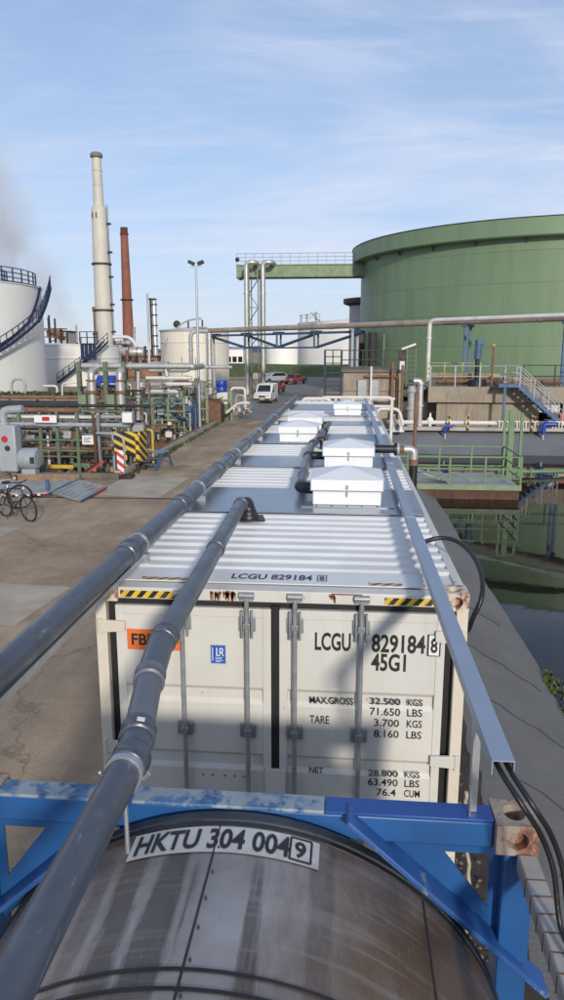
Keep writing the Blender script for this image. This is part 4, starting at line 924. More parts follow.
# old cream tank
cC=(-22.55,110); rC=5.15
tC=storage_tank('weathered cream tank with roof gear behind the lamp post',cC,rC,7.3,m_tankold,roof=0.5,n=80,girders=(5.5,))
MB().lathe((cC[0],cC[1],0),[(rC,7.05),(rC+0.16,7.08),(rC+0.16,7.3),(rC,7.33)],80).build('rim',m_greyp,tC)
q=Vector((cC[0]+0.6,cC[1]-3,7.4)); 
for dx in (-0.9,0.4,1.2): MB().tube([q+Vector((dx,0,0)),q+Vector((dx,0,1.3 if dx else 1)),],0.12,8).build('roof_nozzle',m_dark,tC)
MB().sph(q+Vector((-2.6,0,0.7)),(0.55,0.5,0.55),10).build('vent_hood',m_dark,tC)
MB().tube(fillet([q+Vector((1.2,-0.5,1.5)),q+Vector((-1.2,-0.8,1.2)),q+Vector((-4.0,-1.0,-1.4)),q+Vector((-4.9,-1.0,-5))],1.2),0.13,8).build('hose_line',m_greyp,tC)
MB().bx(q.x-0.2,q.x+1.8,q.y-0.5,q.y+0.5,7.6,7.75).build('roof_platform',m_greyp,tC)
for a in (-100,-78,-60): 
    p_=polar(cC,rC+0.1,R(a),0); MB().bar(p_,p_+Vector((0,0,3.4 if a!=-60 else 7.1)),0.12).build('wall_pipe',m_greyp,tC)
# far white tanks
tD=storage_tank('widest white tank in the distance beyond the dyke, right of the road',(8.5,162),18.9,10.0,m_tankw,roof=1.4,n=120)
dp=at(300,318,150)
for i,(px,py) in enumerate(((301,312),(307,311),(316,309))):
    q=at(px,py,148); MB().lathe((q.x,148,0),[(0.18,9),(0.18,q.z-0.9),(0.3,q.z-0.8),(0.28,q.z-0.6),(0.02,q.z-0.5)],10).build('roof_vent',m_greyp,tD)
q=at(301,322,148); q2=at(320,322,148)
rail_fence('x','','',[(q.x,147,10.0),(q2.x,147,10.2)],1.2,m_greyp,2,1.6,0.06,parent=tD)
MB().tube([at(311,312,147.5),at(316,318,147.5),at(322,323,147.5)],0.15,8).build('roof_hose',m_greyp,tD)
a_=at(352,345,143); 
storage_tank('lower white tank in front of the widest far tank, left of it',(-12.9,150.5),3.3,5.4,m_tankw,roof=0.25,n=60)
pb=thing('plant_building','small white flat roofed building far away left of the silver pipes','building',at(234,368,160))
a_=at(226,352,170); b_=at(243,352,170); MB().bx(a_.x,b_.x,170,176,0,a_.z+0.6).build('wall',m_tankw,pb); MB().bx(a_.x-0.2,b_.x+0.2,169.8,176.2,a_.z+0.6,a_.z+0.9).build('roof',m_greyp,pb)
for k in range(3):
    xx=a_.x+(b_.x-a_.x)*(k+0.5)/3; MB().bx(xx-0.5,xx+0.5,169.93,169.99,1.6,2.9).build('window',m_glass,pb)

# silver pipe tower by the road
t=thing('pipe_tower','lattice tower carrying two tall silver pipes beside the road','pipe tower',(-8.7,72,0))
for px in (250.5,259.5):
    x=at(px,340,72).x
    for y in (71.2,73): MB().bar((x,y,0),(x,y,12.4),0.10).build('upright',m_green,t)
x0=at(250.5,340,72).x; x1=at(259.5,340,72).x
for k in range(9):
    z=0.6+k*1.3; MB().bar((x0,71.2,z),(x1,71.2,z+1.3 if k%2 else z),0.07).build('lattice_bar',m_green,t); MB().bar((x0 if k%2 else x1,71.2,z),(x1 if k%2 else x0,71.2,z+1.3),0.07).build('lattice_bar',m_green,t)
for px,pyb,lab in ((246.5,396,'left one of the two tall silver pipes on the lattice tower'),(263,388,'right one of the two tall silver pipes on the lattice tower')):
    x=at(px,300,71).x; pipe('riser_pipe',lab,[(x,71,0.1),(x,71,12.55),(x+0.9,71.0,12.55),(x+0.9,73.5,12.55)],0.23,m_silver,0.55,16,flanges=(0.02,0.30,0.62),fr=1.25,group='tall silver riser pipes')
# green bridge
t=thing('pipe_bridge','light green high girder bridge with railing reaching to the green tank','bridge',(-4.5,73.5,11))
xa=at(237,270,73).x; xb=at(372,270,73).x
MB().bx(xa,xb,72.6,72.8,11.35,12.5).build('side_girder',m_greenl,t); MB().bx(xa,xb,74.6,74.8,11.35,12.5).build('side_girder',m_greenl,t); MB().bx(xa,xb,72.82,74.58,11.5,11.6).build('walkway',m_greenl,t)
MB().bx(xa,xa+0.3,72.55,74.85,11.25,12.55).build('end_plate',m_greenl,t)
MB().bx(xa,xb,72.5,72.598,12.42,12.52).build('top_flange',m_greenl,t); MB().bx(xa,xb,72.5,72.598,11.3,11.4).build('bottom_flange',m_green,t)
rail_fence('x','','',[(xa,72.7,12.5),(xb,72.7,12.5)],1.05,m_greyp,3,0.9,0.03,parent=t)
MB().sph((xa+0.1,72.6,13.0),0.22,8).build('lamp',m_dark,t)

# long pipe bridge crossing the road
A_=Vector((-11.9,66,6.1)); B_=Vector((13.9,42.8,6.2)); D_=(B_-A_).normalized(); S_=D_.cross(Vector((0,0,1))).normalized()
t=thing('pipe_bridge','long pipe bridge with blue truss crossing over the road','bridge',A_)
TE=A_.lerp(B_,0.52)
for s in (-0.22,0.22):
    o_=S_*s
    MB().bar(A_+o_-Vector((0,0,0.45)),TE+o_-Vector((0,0,0.45)),0.16).build('top_chord',m_truss,t)
    lo=[A_.lerp(B_,0.145)+o_-Vector((0,0,1.55)),A_.lerp(B_,0.385)+o_-Vector((0,0,1.55))]
    MB().bar(lo[0],lo[1],0.13).build('bottom_chord',m_truss,t)
    for f in (0.145,0.262,0.385): MB().bar(A_.lerp(B_,f)+o_-Vector((0,0,0.4)),A_.lerp(B_,f)+o_-Vector((0,0,1.6)),0.15).build('truss_post',m_truss,t)
    for f0,z0,f1,z1 in ((0.0,0.5,0.145,1.55),(0.145,0.5,0.262,1.5),(0.262,1.5,0.385,0.5),(0.385,1.55,0.52,0.5)): MB().bar(A_.lerp(B_,f0)+o_-Vector((0,0,z0)),A_.lerp(B_,f1)+o_-Vector((0,0,z1)),0.10).build('truss_diagonal',m_truss,t)
for f in (0.02,0.145,0.262,0.385,0.5): MB().bar(A_.lerp(B_,f)-S_*0.6-Vector((0,0,0.33)),A_.lerp(B_,f)+S_*0.6-Vector((0,0,0.33)),0.12).build('cross_beam',m_steelb,t)
for f,mt in ((0.775,m_steelb),(0.965,m_steelb),(0.50,m_greyp)):
    q=A_.lerp(B_,f)
    for s in (-0.28,0.28):
        p_=q+S_*s; MB().bar((p_.x,p_.y,2.3 if f>0.6 else 0),(p_.x,p_.y,q.z-0.2),0.17).build('column',mt,t)
    MB().bar(q-S_*0.6-Vector((0,0,0.28)),q+S_*0.6-Vector((0,0,0.28)),0.16).build('column_head',mt,t)
for s in (-0.35,0.35):
    q=A_+S_*s; MB().bar((q.x,q.y,0),(q.x,q.y,q.z-0.3),0.16).build('column',m_greyp,t)
pipe('process_pipe','rust stained insulated pipe on the long pipe bridge, front one',[A_-S_*-0.28-D_*1.0,B_+S_*0.28+D_*3],0.21,M('pipe_brown',(0.36,0.30,0.25),0.6,0.2,0.25,0.8,dirt=0.5,dirtcol=(0.2,0.13,0.09)),n=14,flanges=(0.2,0.42,0.6,0.85),fr=1.12)
pipe('process_pipe','grey pipe on the long pipe bridge, rear one',[A_+S_*-0.3,B_-S_*0.3+D_*3],0.17,m_greyp,n=12,flanges=(0.3,0.7),fr=1.15)
q=at(430,322,47.2); pipe('process_pipe','white pipe dropping from the pipe bridge in front of the green tank',[(q.x,47.2,2.5),(q.x,47.2,q.z+0.1),(q.x+8.5,40.2,q.z+0.15)],0.13,m_pipewh,0.4,12,flanges=(0.05,0.18),fr=1.35)
q=at(197,332,65); q2=at(178,332,65)
pipe('process_pipe','grey pipe looping down from the left end of the pipe bridge',[A_+Vector((-0.2,-0.4,-0.05)),(q.x-0.6,65,6.05),(q.x-0.6,65,2.6),(q.x-4.5,65,2.6)],0.19,m_greyp,0.6,12,flanges=(0.35,),fr=1.3)
pipe('process_pipe','upright silver pipe under the left end of the pipe bridge',[(A_.x+0.05,65,5.9),(A_.x+0.05,65,0.4)],0.24,m_silver,0.5,14,flanges=(0.1,0.9),fr=1.35)

# ------------------------------------------------------------------ pump station in the pit
t=thing('bund_wall','low concrete bund wall round the sunken pump pit','wall',(-7.5,30,0))
MB().bx(-7.62,-7.40,24.22,43.0,0.0,0.26).build('long_side',m_concl,t,bevel=0.02); MB().bx(-12.6,-7.40,24.0,24.215,0.0,0.20).build('near_side',m_concd,t,bevel=0.02)
MB().bx(-7.60,-7.42,24.3,43,0.264,0.29).build('coping',m_rustp,t)
def rack(name,label,xs,y,zs,zt,mat,w_=0.11,group=None,yd=None):
    t=thing(name,label,'pipe rack',((xs[0]+xs[-1])/2,y,0),group)
    for x in xs: MB().bar((x,y,-0.45),(x,y,zt),w_).build('post',mat,t)
    for z in zs: MB().bar((xs[0]-0.1,y-0.085,z),(xs[-1]+0.1,y-0.085,z),w_*0.6).build('rail',mat,t)
    return t
rack('pipe_rack','nearest green pipe rack along the front of the pump pit',[at(20,440,26).x,at(41,440,26).x,at(58,440,26).x,at(78,440,26).x,at(100,440,26).x],26.0,(0.72,1.12),2.15,m_green)
rack('pipe_rack','second green pipe rack in the pit, one row behind the front one',[at(10,430,29.5).x,at(50,430,29.5).x,at(84,430,29.5).x,at(122,430,29.5).x],29.5,(0.9,1.5,1.9),2.1,m_green)
rack('pipe_rack','tall green portal frame holding the thick insulated risers',[-12.35,-11.05,-10.15],34.0,(2.0,3.45),3.85,m_green,0.2)
rack('pipe_rack','green frame behind the lamp post foot at the far end of the pit',[at(150,400,41).x,at(166,400,41).x,at(182,400,41).x,at(196,400,41).x,at(207,400,41).x],41.0,(0.5,1.1,1.7,2.15),2.3,m_greenl,0.13)
rack('pipe_rack','light green frame in the middle of the pit left of the lamp post',[at(128,405,37.5).x,at(140,405,37.5).x,at(152,405,37.5).x,at(168,405,37.5).x,at(184,405,37.5).x],37.5,(0.4,0.8,1.25,1.65),1.9,m_greenl,0.12)
def hp(label,px0,px1,py,Y,r_,mat,fl=(),extra=None,nm='process_pipe',fr=1.45):
    a=at(px0,py,Y); b_=at(px1,py,Y); pts=[(a.x,Y,a.z),(b_.x,Y,a.z)]
    if extra: pts=pts+extra(b_,a.z)
    return pipe(nm,label,pts,r_,mat,0.3,12,flanges=fl,fr=fr)
hp('grey pipe along the top of the front rack, ending at the valve box',-20,128,424,25.85,0.085,m_pumpg,(0.3,0.62))
hp('rusty red pipe lying over the front rack',14,80,410,26.4,0.09,m_rustp,(0.2,0.5,0.8))
hp('cream pipe below the rusty one on the front rack',22,92,417,26.25,0.05,m_pipewh)
hp('brown pipe low along the front rack',-20,112,447,26.15,0.06,m_rustp,(0.4,))
hp('dark pipe low down behind the front rack',-20,118,455,26.6,0.10,m_dark,(0.25,0.7))
hp('dark brown pipe on the second rack, upper',-10,150,405,29.4,0.065,m_dark,(0.2,0.55,0.9))
hp('grey pipe on the second rack, lower',-10,132,416,29.3,0.08,m_greyp,(0.3,0.8))
hp('long brown pipe crossing the back of the pit',-10,120,397,44,0.13,m_rustp,(0.15,0.5))
hp('long dark pipe crossing the back of the pit',-10,150,403,43.5,0.16,m_dark,(0.3,0.7))
hp('long grey pipe at the foot of the white tank',-10,80,399,50,0.12,m_greyp,(0.5,))
hp('silver header pipe on top of the tall green frame',80,192,366,34.2,0.15,m_silver,(0.12,0.32,0.55),lambda b_,z:[(b_.x,34.2,z-0.05),(b_.x+0.01,36.5,z-0.05)])
hp('thinner silver pipe under the header, bending down at its left end',146,192,378,35.2,0.09,m_pipewh,(0.4,))
hp('cream pipe across the green frame behind the lamp post',150,192,384,40,0.10,m_pipewh,(0.5,))
hp('white pipe at mid height left of the lamp post',146,178,393,39,0.07,m_pipewh,(0.3,))
hp('silver pipe crossing behind the lamp post at the tank foot',150,232,367,60,0.13,m_silver,(0.3,0.7),)
def riser(label,px,ytop,ybot,Y,r_,mat):
    a=at(px,ytop,Y); b_=at(px,ybot,Y)
    t=thing('riser_pipe',label,'pipe',(a.x,Y,b_.z),'insulated risers in the tall green frame')
    MB().tube(fillet([(a.x,Y+0.3,a.z),(a.x,Y-0.25,a.z),(a.x,Y-0.25,b_.z)],0.3),r_,18).build('run',mat,t)
    H=a.z-b_.z
    MB().tube([(a.x,Y-0.25,b_.z+H*0.10),(a.x,Y-0.25,b_.z+H*0.42)],r_*1.25,18).build('insulation',m_silver,t)
    MB().tube([(a.x,Y-0.25,b_.z+H*0.52),(a.x,Y-0.25,b_.z+H*0.74)],r_*1.3,18).build('insulation',m_silver,t)
    for f in (0.08,0.46,0.50,0.76): MB().tube([(a.x,Y-0.25,b_.z+H*f),(a.x,Y-0.25,b_.z+H*f+0.07)],r_*1.55,18).build('flange',m_rustp,t)
    MB().bx(a.x-0.62,a.x-0.24,Y-0.55,Y,b_.z+0.15,b_.z+0.85).build('green_valve',m_greenl,t,bevel=0.05)
    MB().tube([(a.x-0.43,Y-0.28,b_.z+0.8),(a.x-0.43,Y-0.28,b_.z+1.15)],0.04,8).build('valve_stem',m_dark,t); MB().lathe((a.x-0.43,Y-0.28,b_.z+1.15),[(0.13,0),(0.17,0.02),(0.17,0.05),(0.13,0.06)],14).build('handwheel',m_dark,t)
    return t
riser('left one of two thick insulated riser pipes in the tall green frame',92.5,371,412,33.8,0.17,m_silver)
riser('right one of two thick insulated riser pipes in the tall green frame',121,371,412,33.8,0.17,m_silver)
pipe('riser_pipe','slimmer silver riser right of the two thick ones',[at(138,367,34.6),at(138,420,34.6)],0.10,m_silver,0.3,14,flanges=(0.45,0.55,0.75),fr=1.6)
a_=at(178,352,38); 
pipe('process_pipe','silver pipe bending from horizontal to vertical left of the lamp post',[at(150,364,37),at(165,364,37),at(167.5,380,37)],0.13,m_silver,0.4,12,flanges=(0.2,0.95),fr=1.4)
# blue motor housing
q=at(107,384,38); t=thing('electric_motor','bright blue motor housing between the two thick risers','motor',(q.x,38,1.4))
m_bluebr=M('motor_blue',(0.01,0.05,0.33),0.4,0,0.1,3)
MB().tube([(q.x-0.5,38,q.z),(q.x-0.44,38,q.z),(q.x+0.46,38,q.z),(q.x+0.5,38,q.z)],[0.38,0.46,0.46,0.36],20).build('body',m_bluebr,t); MB().bx(q.x-0.18,q.x+0.22,37.35,37.8,q.z-0.2,q.z+0.2).build('terminal_box',m_bluebr,t,bevel=0.03)
MB().bx(q.x-0.4,q.x+0.4,37.8,38.2,0,q.z-0.4).build('pedestal',m_green,t); MB().sph((q.x+0.0,37.32,q.z-0.32),0.1,8).build('cable_gland',m_white,t)
# several pumps deeper in the pit
def pump(label,x,y,z,mat,s=1.0):
    t=thing('pump',label,'pump',(x,y,z),'pumps down in the pit')
    MB().bx(x-0.5*s,x+0.5*s,y-0.22*s,y+0.22*s,z,z+0.12*s).build('base_frame',m_concd,t)
    MB().lathe((x,y,z+0.42*s),[(0.05,-0.5*s),(0.22*s,-0.48*s),(0.24*s,-0.1*s),(0.12*s,-0.05*s),(0.1*s,0.12*s),(0.27*s,0.15*s),(0.27*s,0.38*s),(0.05,0.4*s)],16,axis='X').build('housing',mat,t)
    MB().tube([(x+0.27*s,y,z+0.5*s),(x+0.27*s,y,z+1.0*s)],0.08*s,12).build('outlet',m_greyp,t); MB().tube([(x+0.27*s,y,z+0.95*s),(x+0.27*s,y,z+1.0*s)],0.14*s,12).build('flange',m_dark,t)
for (px,Y,mt,lab,s) in ((30,27.5,m_pumpg,'grey pump behind the front rack, left end',1.0),(66,27.8,m_dark,'dark iron pump behind the front rack, middle',1.0),(104,31,m_green,'green pump below the tall riser pipes',1.1),(150,39,m_greenl,'light green pump in the middle frame, left',1.2),(172,39.2,m_green,'green pump in the middle frame, right of another pump',1.2)):
    pump(lab,at(px,440,Y).x,Y,-0.45,mt,s)
t=thing('pit_wall','stained brown concrete inner wall behind the front pipe rack','wall',(-10.6,28.3,-0.45))
MB().bx(-13.5,-8.0,28.2,28.5,-0.45,1.02).build('panel',m_conc,t); MB().bx(-13.5,-7.95,28.14,28.56,1.023,1.10).build('coping',m_rustp,t)
for x in (-12.4,-11.0,-9.6,-8.4): MB().bx(x,x+0.18,28.05,28.197,-0.45,1.02).build('pier',m_concd,t)
t=thing('pit_wall','dark rust stained rear wall of the pit before the grass','wall',(-14,46,0))
MB().bx(-26,-8.6,46,46.4,0,0.95).build('panel',m_concd,t); MB().bx(-26,-8.5,45.9,46.5,0.953,1.05).build('coping',m_conc,t)
def clutter(t,x0,x1,y0,y1,z0,z1,n,seed,mats):
    r_=random.Random(seed)
    for k in range(n):
        x=r_.uniform(x0,x1); y=r_.uniform(y0,y1); z=r_.uniform(z0,z1); mt=r_.choice(mats); q=r_.random(); rad=r_.choice((0.025,0.035,0.05,0.07))
        if q<0.34:
            l_=r_.uniform(0.4,1.6); MB().tube(fillet([(x,y,z),(min(x1,x+l_),y,z),(min(x1,x+l_),y,max(z0-0.3,z-r_.uniform(0.3,0.9)))],0.12),rad,8).build('branch_pipe',mt,t)
        elif q<0.62:
            MB().tube([(x,y,z0-0.3),(x,y,z)],rad,8).build('branch_pipe',mt,t); MB().tube([(x,y,z-0.05),(x,y,z)],rad*1.7,10).build('flange',m_dark,t)
        elif q<0.84:
            MB().lathe((x,y,z),[(0.02,-0.14),(0.09,-0.13),(0.06,-0.05),(0.10,0.0),(0.06,0.06),(0.03,0.09),(0.03,0.2),(0.12,0.2),(0.12,0.23),(0.02,0.235)],10).build('valve',mt,t)
        else:
            w_=r_.uniform(0.08,0.2); MB().bx(x-w_,x+w_,y-0.1,y+0.1,z-w_,z+w_*0.8).build('switch_box',mt,t,bevel=0.015)
RK={o['label'][:10]:o for o in bpy.data.objects if o.name.startswith('pipe_rack')}
CM=[m_green,m_greyp,m_rustp,m_silver,m_dark,m_pipewh,m_rust,m_concd]
clutter(RK['nearest gr'],-12.6,-8.4,25.9,27.6,0.0,1.5,60,1,CM)
clutter(RK['second gre'],-12.6,-9.0,29.3,31.5,0.1,1.9,52,2,CM)
clutter(RK['tall green'],-12.6,-9.2,33.6,36,0.2,2.8,64,3,CM+[m_steelb])
clutter(RK['light gree'],-11.6,-7.9,36,39,0.1,2.0,72,4,[m_greenl,m_green,m_greyp,m_rustp,m_steelb,m_pipewh,m_dark])
clutter(RK['green fram'],-11.6,-8.0,40,44,0.2,2.7,72,5,[m_greenl,m_green,m_greyp,m_rustp,m_pipewh,m_pipewh,m_dark])
clutter(RK['green fra'+'m'],-11.6,-8.0,46,52,0.2,2.6,20,6,CM)
# low blue railing
rail_fence('railing','low blue railing in the pit ending at the lamp post','railing',[at(139,418,38.3)-Vector((0,0,0.3)),at(193,418,38.3)-Vector((0,0,0.3)),at(196,432,37.0)+Vector((0,0,0.0))],1.25,m_steelb,3,0.9,0.035)
rail_fence('railing','brown railing along the pit edge in front of the large white tank','railing',[(-21,47,0.0),(-11,47,0)],1.0,m_rustp,2,1.6,0.035)
# grey loading pump at the left
t=thing('loading_pump','grey loading pump with elbow pipe and red label, left edge','pump',(-10.5,23,0))
MB().bx(-11.05,-10.42,22.75,23.25,0.42,1.98).build('column_case',m_pumpg,t,bevel=0.05)
MB().bx(-10.95,-10.5,22.85,23.15,0.0,0.415).build('pedestal',m_concd,t)
MB().tube(fillet([(-10.9,23,1.99),(-10.9,23,2.45),(-10.2,23,2.50)],0.25),0.13,16).build('elbow_pipe',m_pumpg,t); MB().tube([(-10.9,23,1.985),(-10.9,23,2.06)],0.2,16).build('flange',m_greyp,t)
MB().lathe((-10.1,23,0.85),[(0.02,-0.32),(0.30,-0.30),(0.36,-0.2),(0.36,0.26),(0.30,0.32),(0.02,0.34)],24,axis='X').build('motor',m_pumpg,t); MB().bx(-10.42,-10.3,22.85,23.15,0.6,1.1).build('coupling_guard',m_greyp,t)
MB().bx(-10.32,-9.85,22.8,23.2,0.12,0.52).build('motor_foot',m_pumpg,t,bevel=0.03); MB().bx(-11.2,-9.7,22.6,23.4,0.0,0.118).build('base_slab',m_concl,t)
MB().lathe((-10.78,22.742,1.52),[(0.01,0),(0.11,0),(0.11,-0.006),(0.01,-0.006)],20,axis='Y').build('label_red',m_red,t)
MB().lathe((-10.70,22.742,1.22),[(0.01,0),(0.09,0),(0.09,-0.03),(0.01,-0.03)],16,axis='Y').build('gauge',m_dark,t); MB().bx(-9.9,-9.78,22.58,22.64,0.75,0.95).build('terminal_cover',m_dark,t)
MB().lathe((-10.55,22.7,0.22),[(0.01,-0.1),(0.13,-0.1),(0.13,0.1),(0.01,0.1)],14,axis='X').build('copper_drain',m_rustp,t)
# valve box on pipe end, grey cabinet, hazard panels
q=at(128,415,25.6); t=thing('junction_box','pale grey junction box at the end of the front pipe','box',(q.x,25.6,q.z-0.3)); MB().bx(q.x-0.2,q.x+0.2,25.45,25.75,q.z-0.28,q.z+0.12).build('case',m_pumpg,t,bevel=0.02); MB().bx(q.x-0.17,q.x+0.17,25.43,25.449,q.z-0.25,q.z+0.09).build('lid',m_white,t); MB().bar((q.x,25.7,0),(q.x,25.7,q.z-0.28),0.06).build('stand',m_green,t)
q=at(139,428,26.2); t=thing('control_cabinet','grey control cabinet behind the striped barrier','cabinet',(q.x,26.2,0)); MB().bx(q.x-0.24,q.x+0.24,26.05,26.4,0.3,1.75).build('case',M('cabinet_grey',(0.16,0.165,0.17),0.55),t,bevel=0.02); MB().bx(q.x-0.2,q.x+0.2,26.03,26.049,0.35,1.7).build('door',m_greyp,t); MB().bx(q.x-0.2,q.x+0.2,26.1,26.35,0,0.298).build('plinth',m_dark,t)
t=thing('hazard_barrier','yellow and black striped barrier panel at the pit corner','barrier',(-7.4,25.4,0))
MB().bx(-7.92,-7.05,25.28,25.32,0.72,1.52).build('panel',m_hz,t)
MB().bx(-7.05,-6.97,25.325,26.2,0.40,1.50).build('side_panel',m_hz,t)
for x in (-7.88,-7.08): MB().bx(x-0.04,x+0.04,25.325,25.40,0,1.5).build('post',m_dark,t)
MB().bx(-7.12,-6.98,25.24,25.275,0.36,1.35).build('corner_strip',m_yb,t)
t=thing('guard_loop','yellow tubular guard loop beside the striped barrier','guard rail',(-6.75,25.8,0)); q=at(149,432,26.6)
MB().tube(fillet([(q.x-0.22,26.6,0),(q.x-0.22,26.6,1.45),(q.x+0.12,26.6,1.45),(q.x+0.12,26.6,0)],0.12),0.05,10).build('hoop',m_yellow,t); MB().bar((q.x-0.22,26.6,0.7),(q.x+0.12,26.6,0.7),0.05).build('cross_bar',m_yellow,t)
pipe('guard_hoop','grey tubular hoop in front of the striped barrier',[(-7.5,25.1,0.1),(-7.5,25.1,1.35),(-7.95,25.1,1.48),(-8.5,25.1,1.48)],0.045,m_greyp,0.2,10,cat='guard rail')
# beacon in rubber foot
q=gz(121,478); t=thing('warning_beacon','red and white striped warning beacon in a black rubber foot','beacon',(q.x,q.y,0))
MB().bx(q.x-0.12,q.x+0.12,q.y-0.02,q.y+0.02,0.13,0.98).build('panel',m_rw,t,bevel=0.01)
MB().bx(q.x-0.45,q.x+0.45,q.y-0.25,q.y+0.25,0,0.12).build('rubber_foot',m_black,t,bevel=0.04)
q=gz(126.5,474); t=thing('bollard','slim yellow and black post beside the striped beacon','bollard',(q.x,q.y,0)); MB().tube([(q.x,q.y,0.03),(q.x,q.y,0.85)],0.05,12).build('post',m_yb,t); MB().lathe((q.x,q.y,0),[(0.01,0.86),(0.06,0.85),(0.05,0.9),(0.01,0.93)],12).build('cap',m_yellow,t); MB().lathe((q.x,q.y,0),[(0.01,0),(0.14,0),(0.14,0.03),(0.01,0.03)],12).build('foot',m_dark,t)
q=gz(117,470); t=thing('gas_bottle','small grey blue drum left of the striped beacon','drum',(q.x,q.y,0)); MB().lathe((q.x,q.y,0),[(0.01,0.0),(0.15,0.01),(0.15,0.5),(0.11,0.58),(0.04,0.6),(0.04,0.66),(0.01,0.66)],14).build('body',m_pumpg,t); MB().lathe((q.x,q.y,0),[(0.01,0.66),(0.07,0.66),(0.07,0.75),(0.01,0.75)],10).build('cap',m_red,t)
# blue step stool
q=gz(157,468); t=thing('step_stool','blue two step stool on the yard beside the bund wall','step stool',(q.x,q.y,0)); mt=Matrix.Translation((q.x,q.y,0))@Matrix.Rotation(R(-18),4,'Z')
for x in (-0.42,0.30):
    MB().bar(mt@Vector((x,-0.55,0.02)),mt@Vector((x,-0.05,0.60)),0.07).build('side_rail',m_steelb,t); MB().bar(mt@Vector((x,0.62,0.02)),mt@Vector((x,0.30,0.60)),0.06).build('leg',m_steelb,t)
for (y0,y1,z) in ((-0.52,-0.25,0.18),(-0.32,-0.02,0.38),(-0.10,0.40,0.60)):
    MB().bx(-0.46,0.34,y0,y1,z,z+0.045,mt).build('tread',m_steelb if z<0.5 else M('tread_top',(0.12,0.2,0.36),0.5),t,bevel=0.008)
# poles, sign, yellow bar, chute at the rack
tag(MB().tube([at(92.5,414,24.6)*1,gz(95,470)+Vector((0,0.2,0))],0.05,10).build('pole',m_rustp),'rusty orange pole standing beside the white notice','pole')
tag(MB().tube([at(97,414,24.9)*1,gz(99,470)+Vector((0,0.2,0))],0.06,10).build('pole',m_greyp),'grey pole right of the rusty orange one','pole')
q=at(88,440,25.6); t=thing('notice_sign','small white notice on the front of the pump pit','sign',(q.x,25.6,q.z-0.2)); MB().bx(q.x-0.22,q.x+0.22,25.58,25.60,q.z-0.16,q.z+0.16).build('panel',m_white,t)
for k,wd in enumerate((0.3,0.22,0.26)): MB().bx(q.x-0.16,q.x-0.16+wd,25.575,25.5795,q.z+0.06-0.07*k,q.z+0.085-0.07*k).build('print_line',m_ink,t)
q=at(45,419,25.5); t=thing('pipe_label','white and red label plate on the rusty pipe','sign',(q.x,25.5,q.z)); MB().bx(q.x-0.42,q.x+0.42,25.5,25.53,q.z-0.13,q.z+0.13).build('panel',m_white,t); MB().bx(q.x-0.12,q.x+0.16,25.494,25.499,q.z-0.07,q.z+0.08).build('red_field',m_red,t)
q=gz(61,470); t=thing('yellow_kerb','short yellow bar lying before the pump pit','kerb bar',(q.x,q.y,0)); MB().bx(q.x-0.5,q.x+0.5,q.y-0.08,q.y+0.08,0.06,0.20).build('bar',m_yellow,t,bevel=0.02); 
for x in (-0.4,0.4): MB().bx(q.x+x-0.06,q.x+x+0.06,q.y-0.09,q.y+0.09,0,0.06).build('foot',m_concd,t)
a_=gz(84,474); t=thing('hose_chute','red edged black chute leaning at the pump pit','chute',(a_.x,a_.y,0)); u0=Vector((a_.x,a_.y-0.6,0.05)); u1=at(99,461,24.6)
for s in (0.16,): MB().bar(u0+Vector((s,0,0)),u1+Vector((s,0,0)),0.05,0.09).build('edge',m_red,t)
MB().bar(u0+Vector((0,0,-0.02)),u1+Vector((0,0,-0.02)),0.36,0.03).build('bed',m_black,t)
# loading ramps
def ramp(label,P4,t_=0.05,grp=None):
    t=thing('loading_ramp',label,'ramp',sum((Vector(p) for p in P4),Vector())/4)
    MB().prism([Vector(p) for p in P4],(0,0,t_)).build('plate',m_alu,t)
    up=Vector((0,0,t_+0.004))
    for k in range(5):
        f=(k+0.5)/5; MB().bar(Vector(P4[0]).lerp(Vector(P4[1]),f)+up,Vector(P4[3]).lerp(Vector(P4[2]),f)+up,0.03,0.012).build('tread_rib',m_greyp,t)
    return t
w1=[gz(-30,496,0.10),gz(47,494,0.10),gz(72,482,0.22),gz(8,482,0.22)]
t=ramp('flat aluminium ramp with red and white edge blocks beside the bicycles',w1)
for k in range(14):
    q=w1[0].lerp(w1[1],(k+0.2)/14); MB().bx(q.x,q.x+0.10,q.y-0.03,q.y-0.008,0.06,0.12).build('edge_block',m_red if k%2 else m_white,t)
a_=gz(10,479,0.2); b_=gz(80,479,0.2)
tag(MB().bx(a_.x,b_.x,a_.y+0.1,a_.y+0.35,0.0,0.36).build('timber_beam',m_wood,bevel=0.02),'brown timber beam lying behind the flat ramp','beam')
w2=[gz(51,494,0.04),gz(81,502,0.03),gz(107,488,0.05),gz(79,481,0.25)]
t=ramp('tilted aluminium ramp plate with blue edges in the yard',w2)
MB().bar(w2[0]+Vector((0,0,0.06)),w2[3]+Vector((0,0,0.06)),0.04,0.05).build('blue_edge',m_steelb,t); MB().bar(w2[1].lerp(w2[2],0.0)+Vector((0,-0.05,0.03)),w2[1].lerp(w2[2],0.5)+Vector((0,-0.04,0.03)),0.035,0.05).build('blue_edge',m_steelb,t); MB().bar(w2[1].lerp(w2[2],0.5)+Vector((0,-0.05,0.03)),w2[2]+Vector((0,-0.04,0.03)),0.035,0.05).build('red_edge',m_red,t)
q=gz(48,496); t=thing('bollard','short blue post between the two ramps','post',(q.x,q.y,0)); MB().bx(q.x-0.05,q.x+0.05,q.y-0.05,q.y+0.05,0,0.52).build('post',m_steelb,t,bevel=0.01); MB().bx(q.x-0.11,q.x+0.11,q.y-0.11,q.y+0.11,0,0.02).build('foot_plate',m_steelb,t)
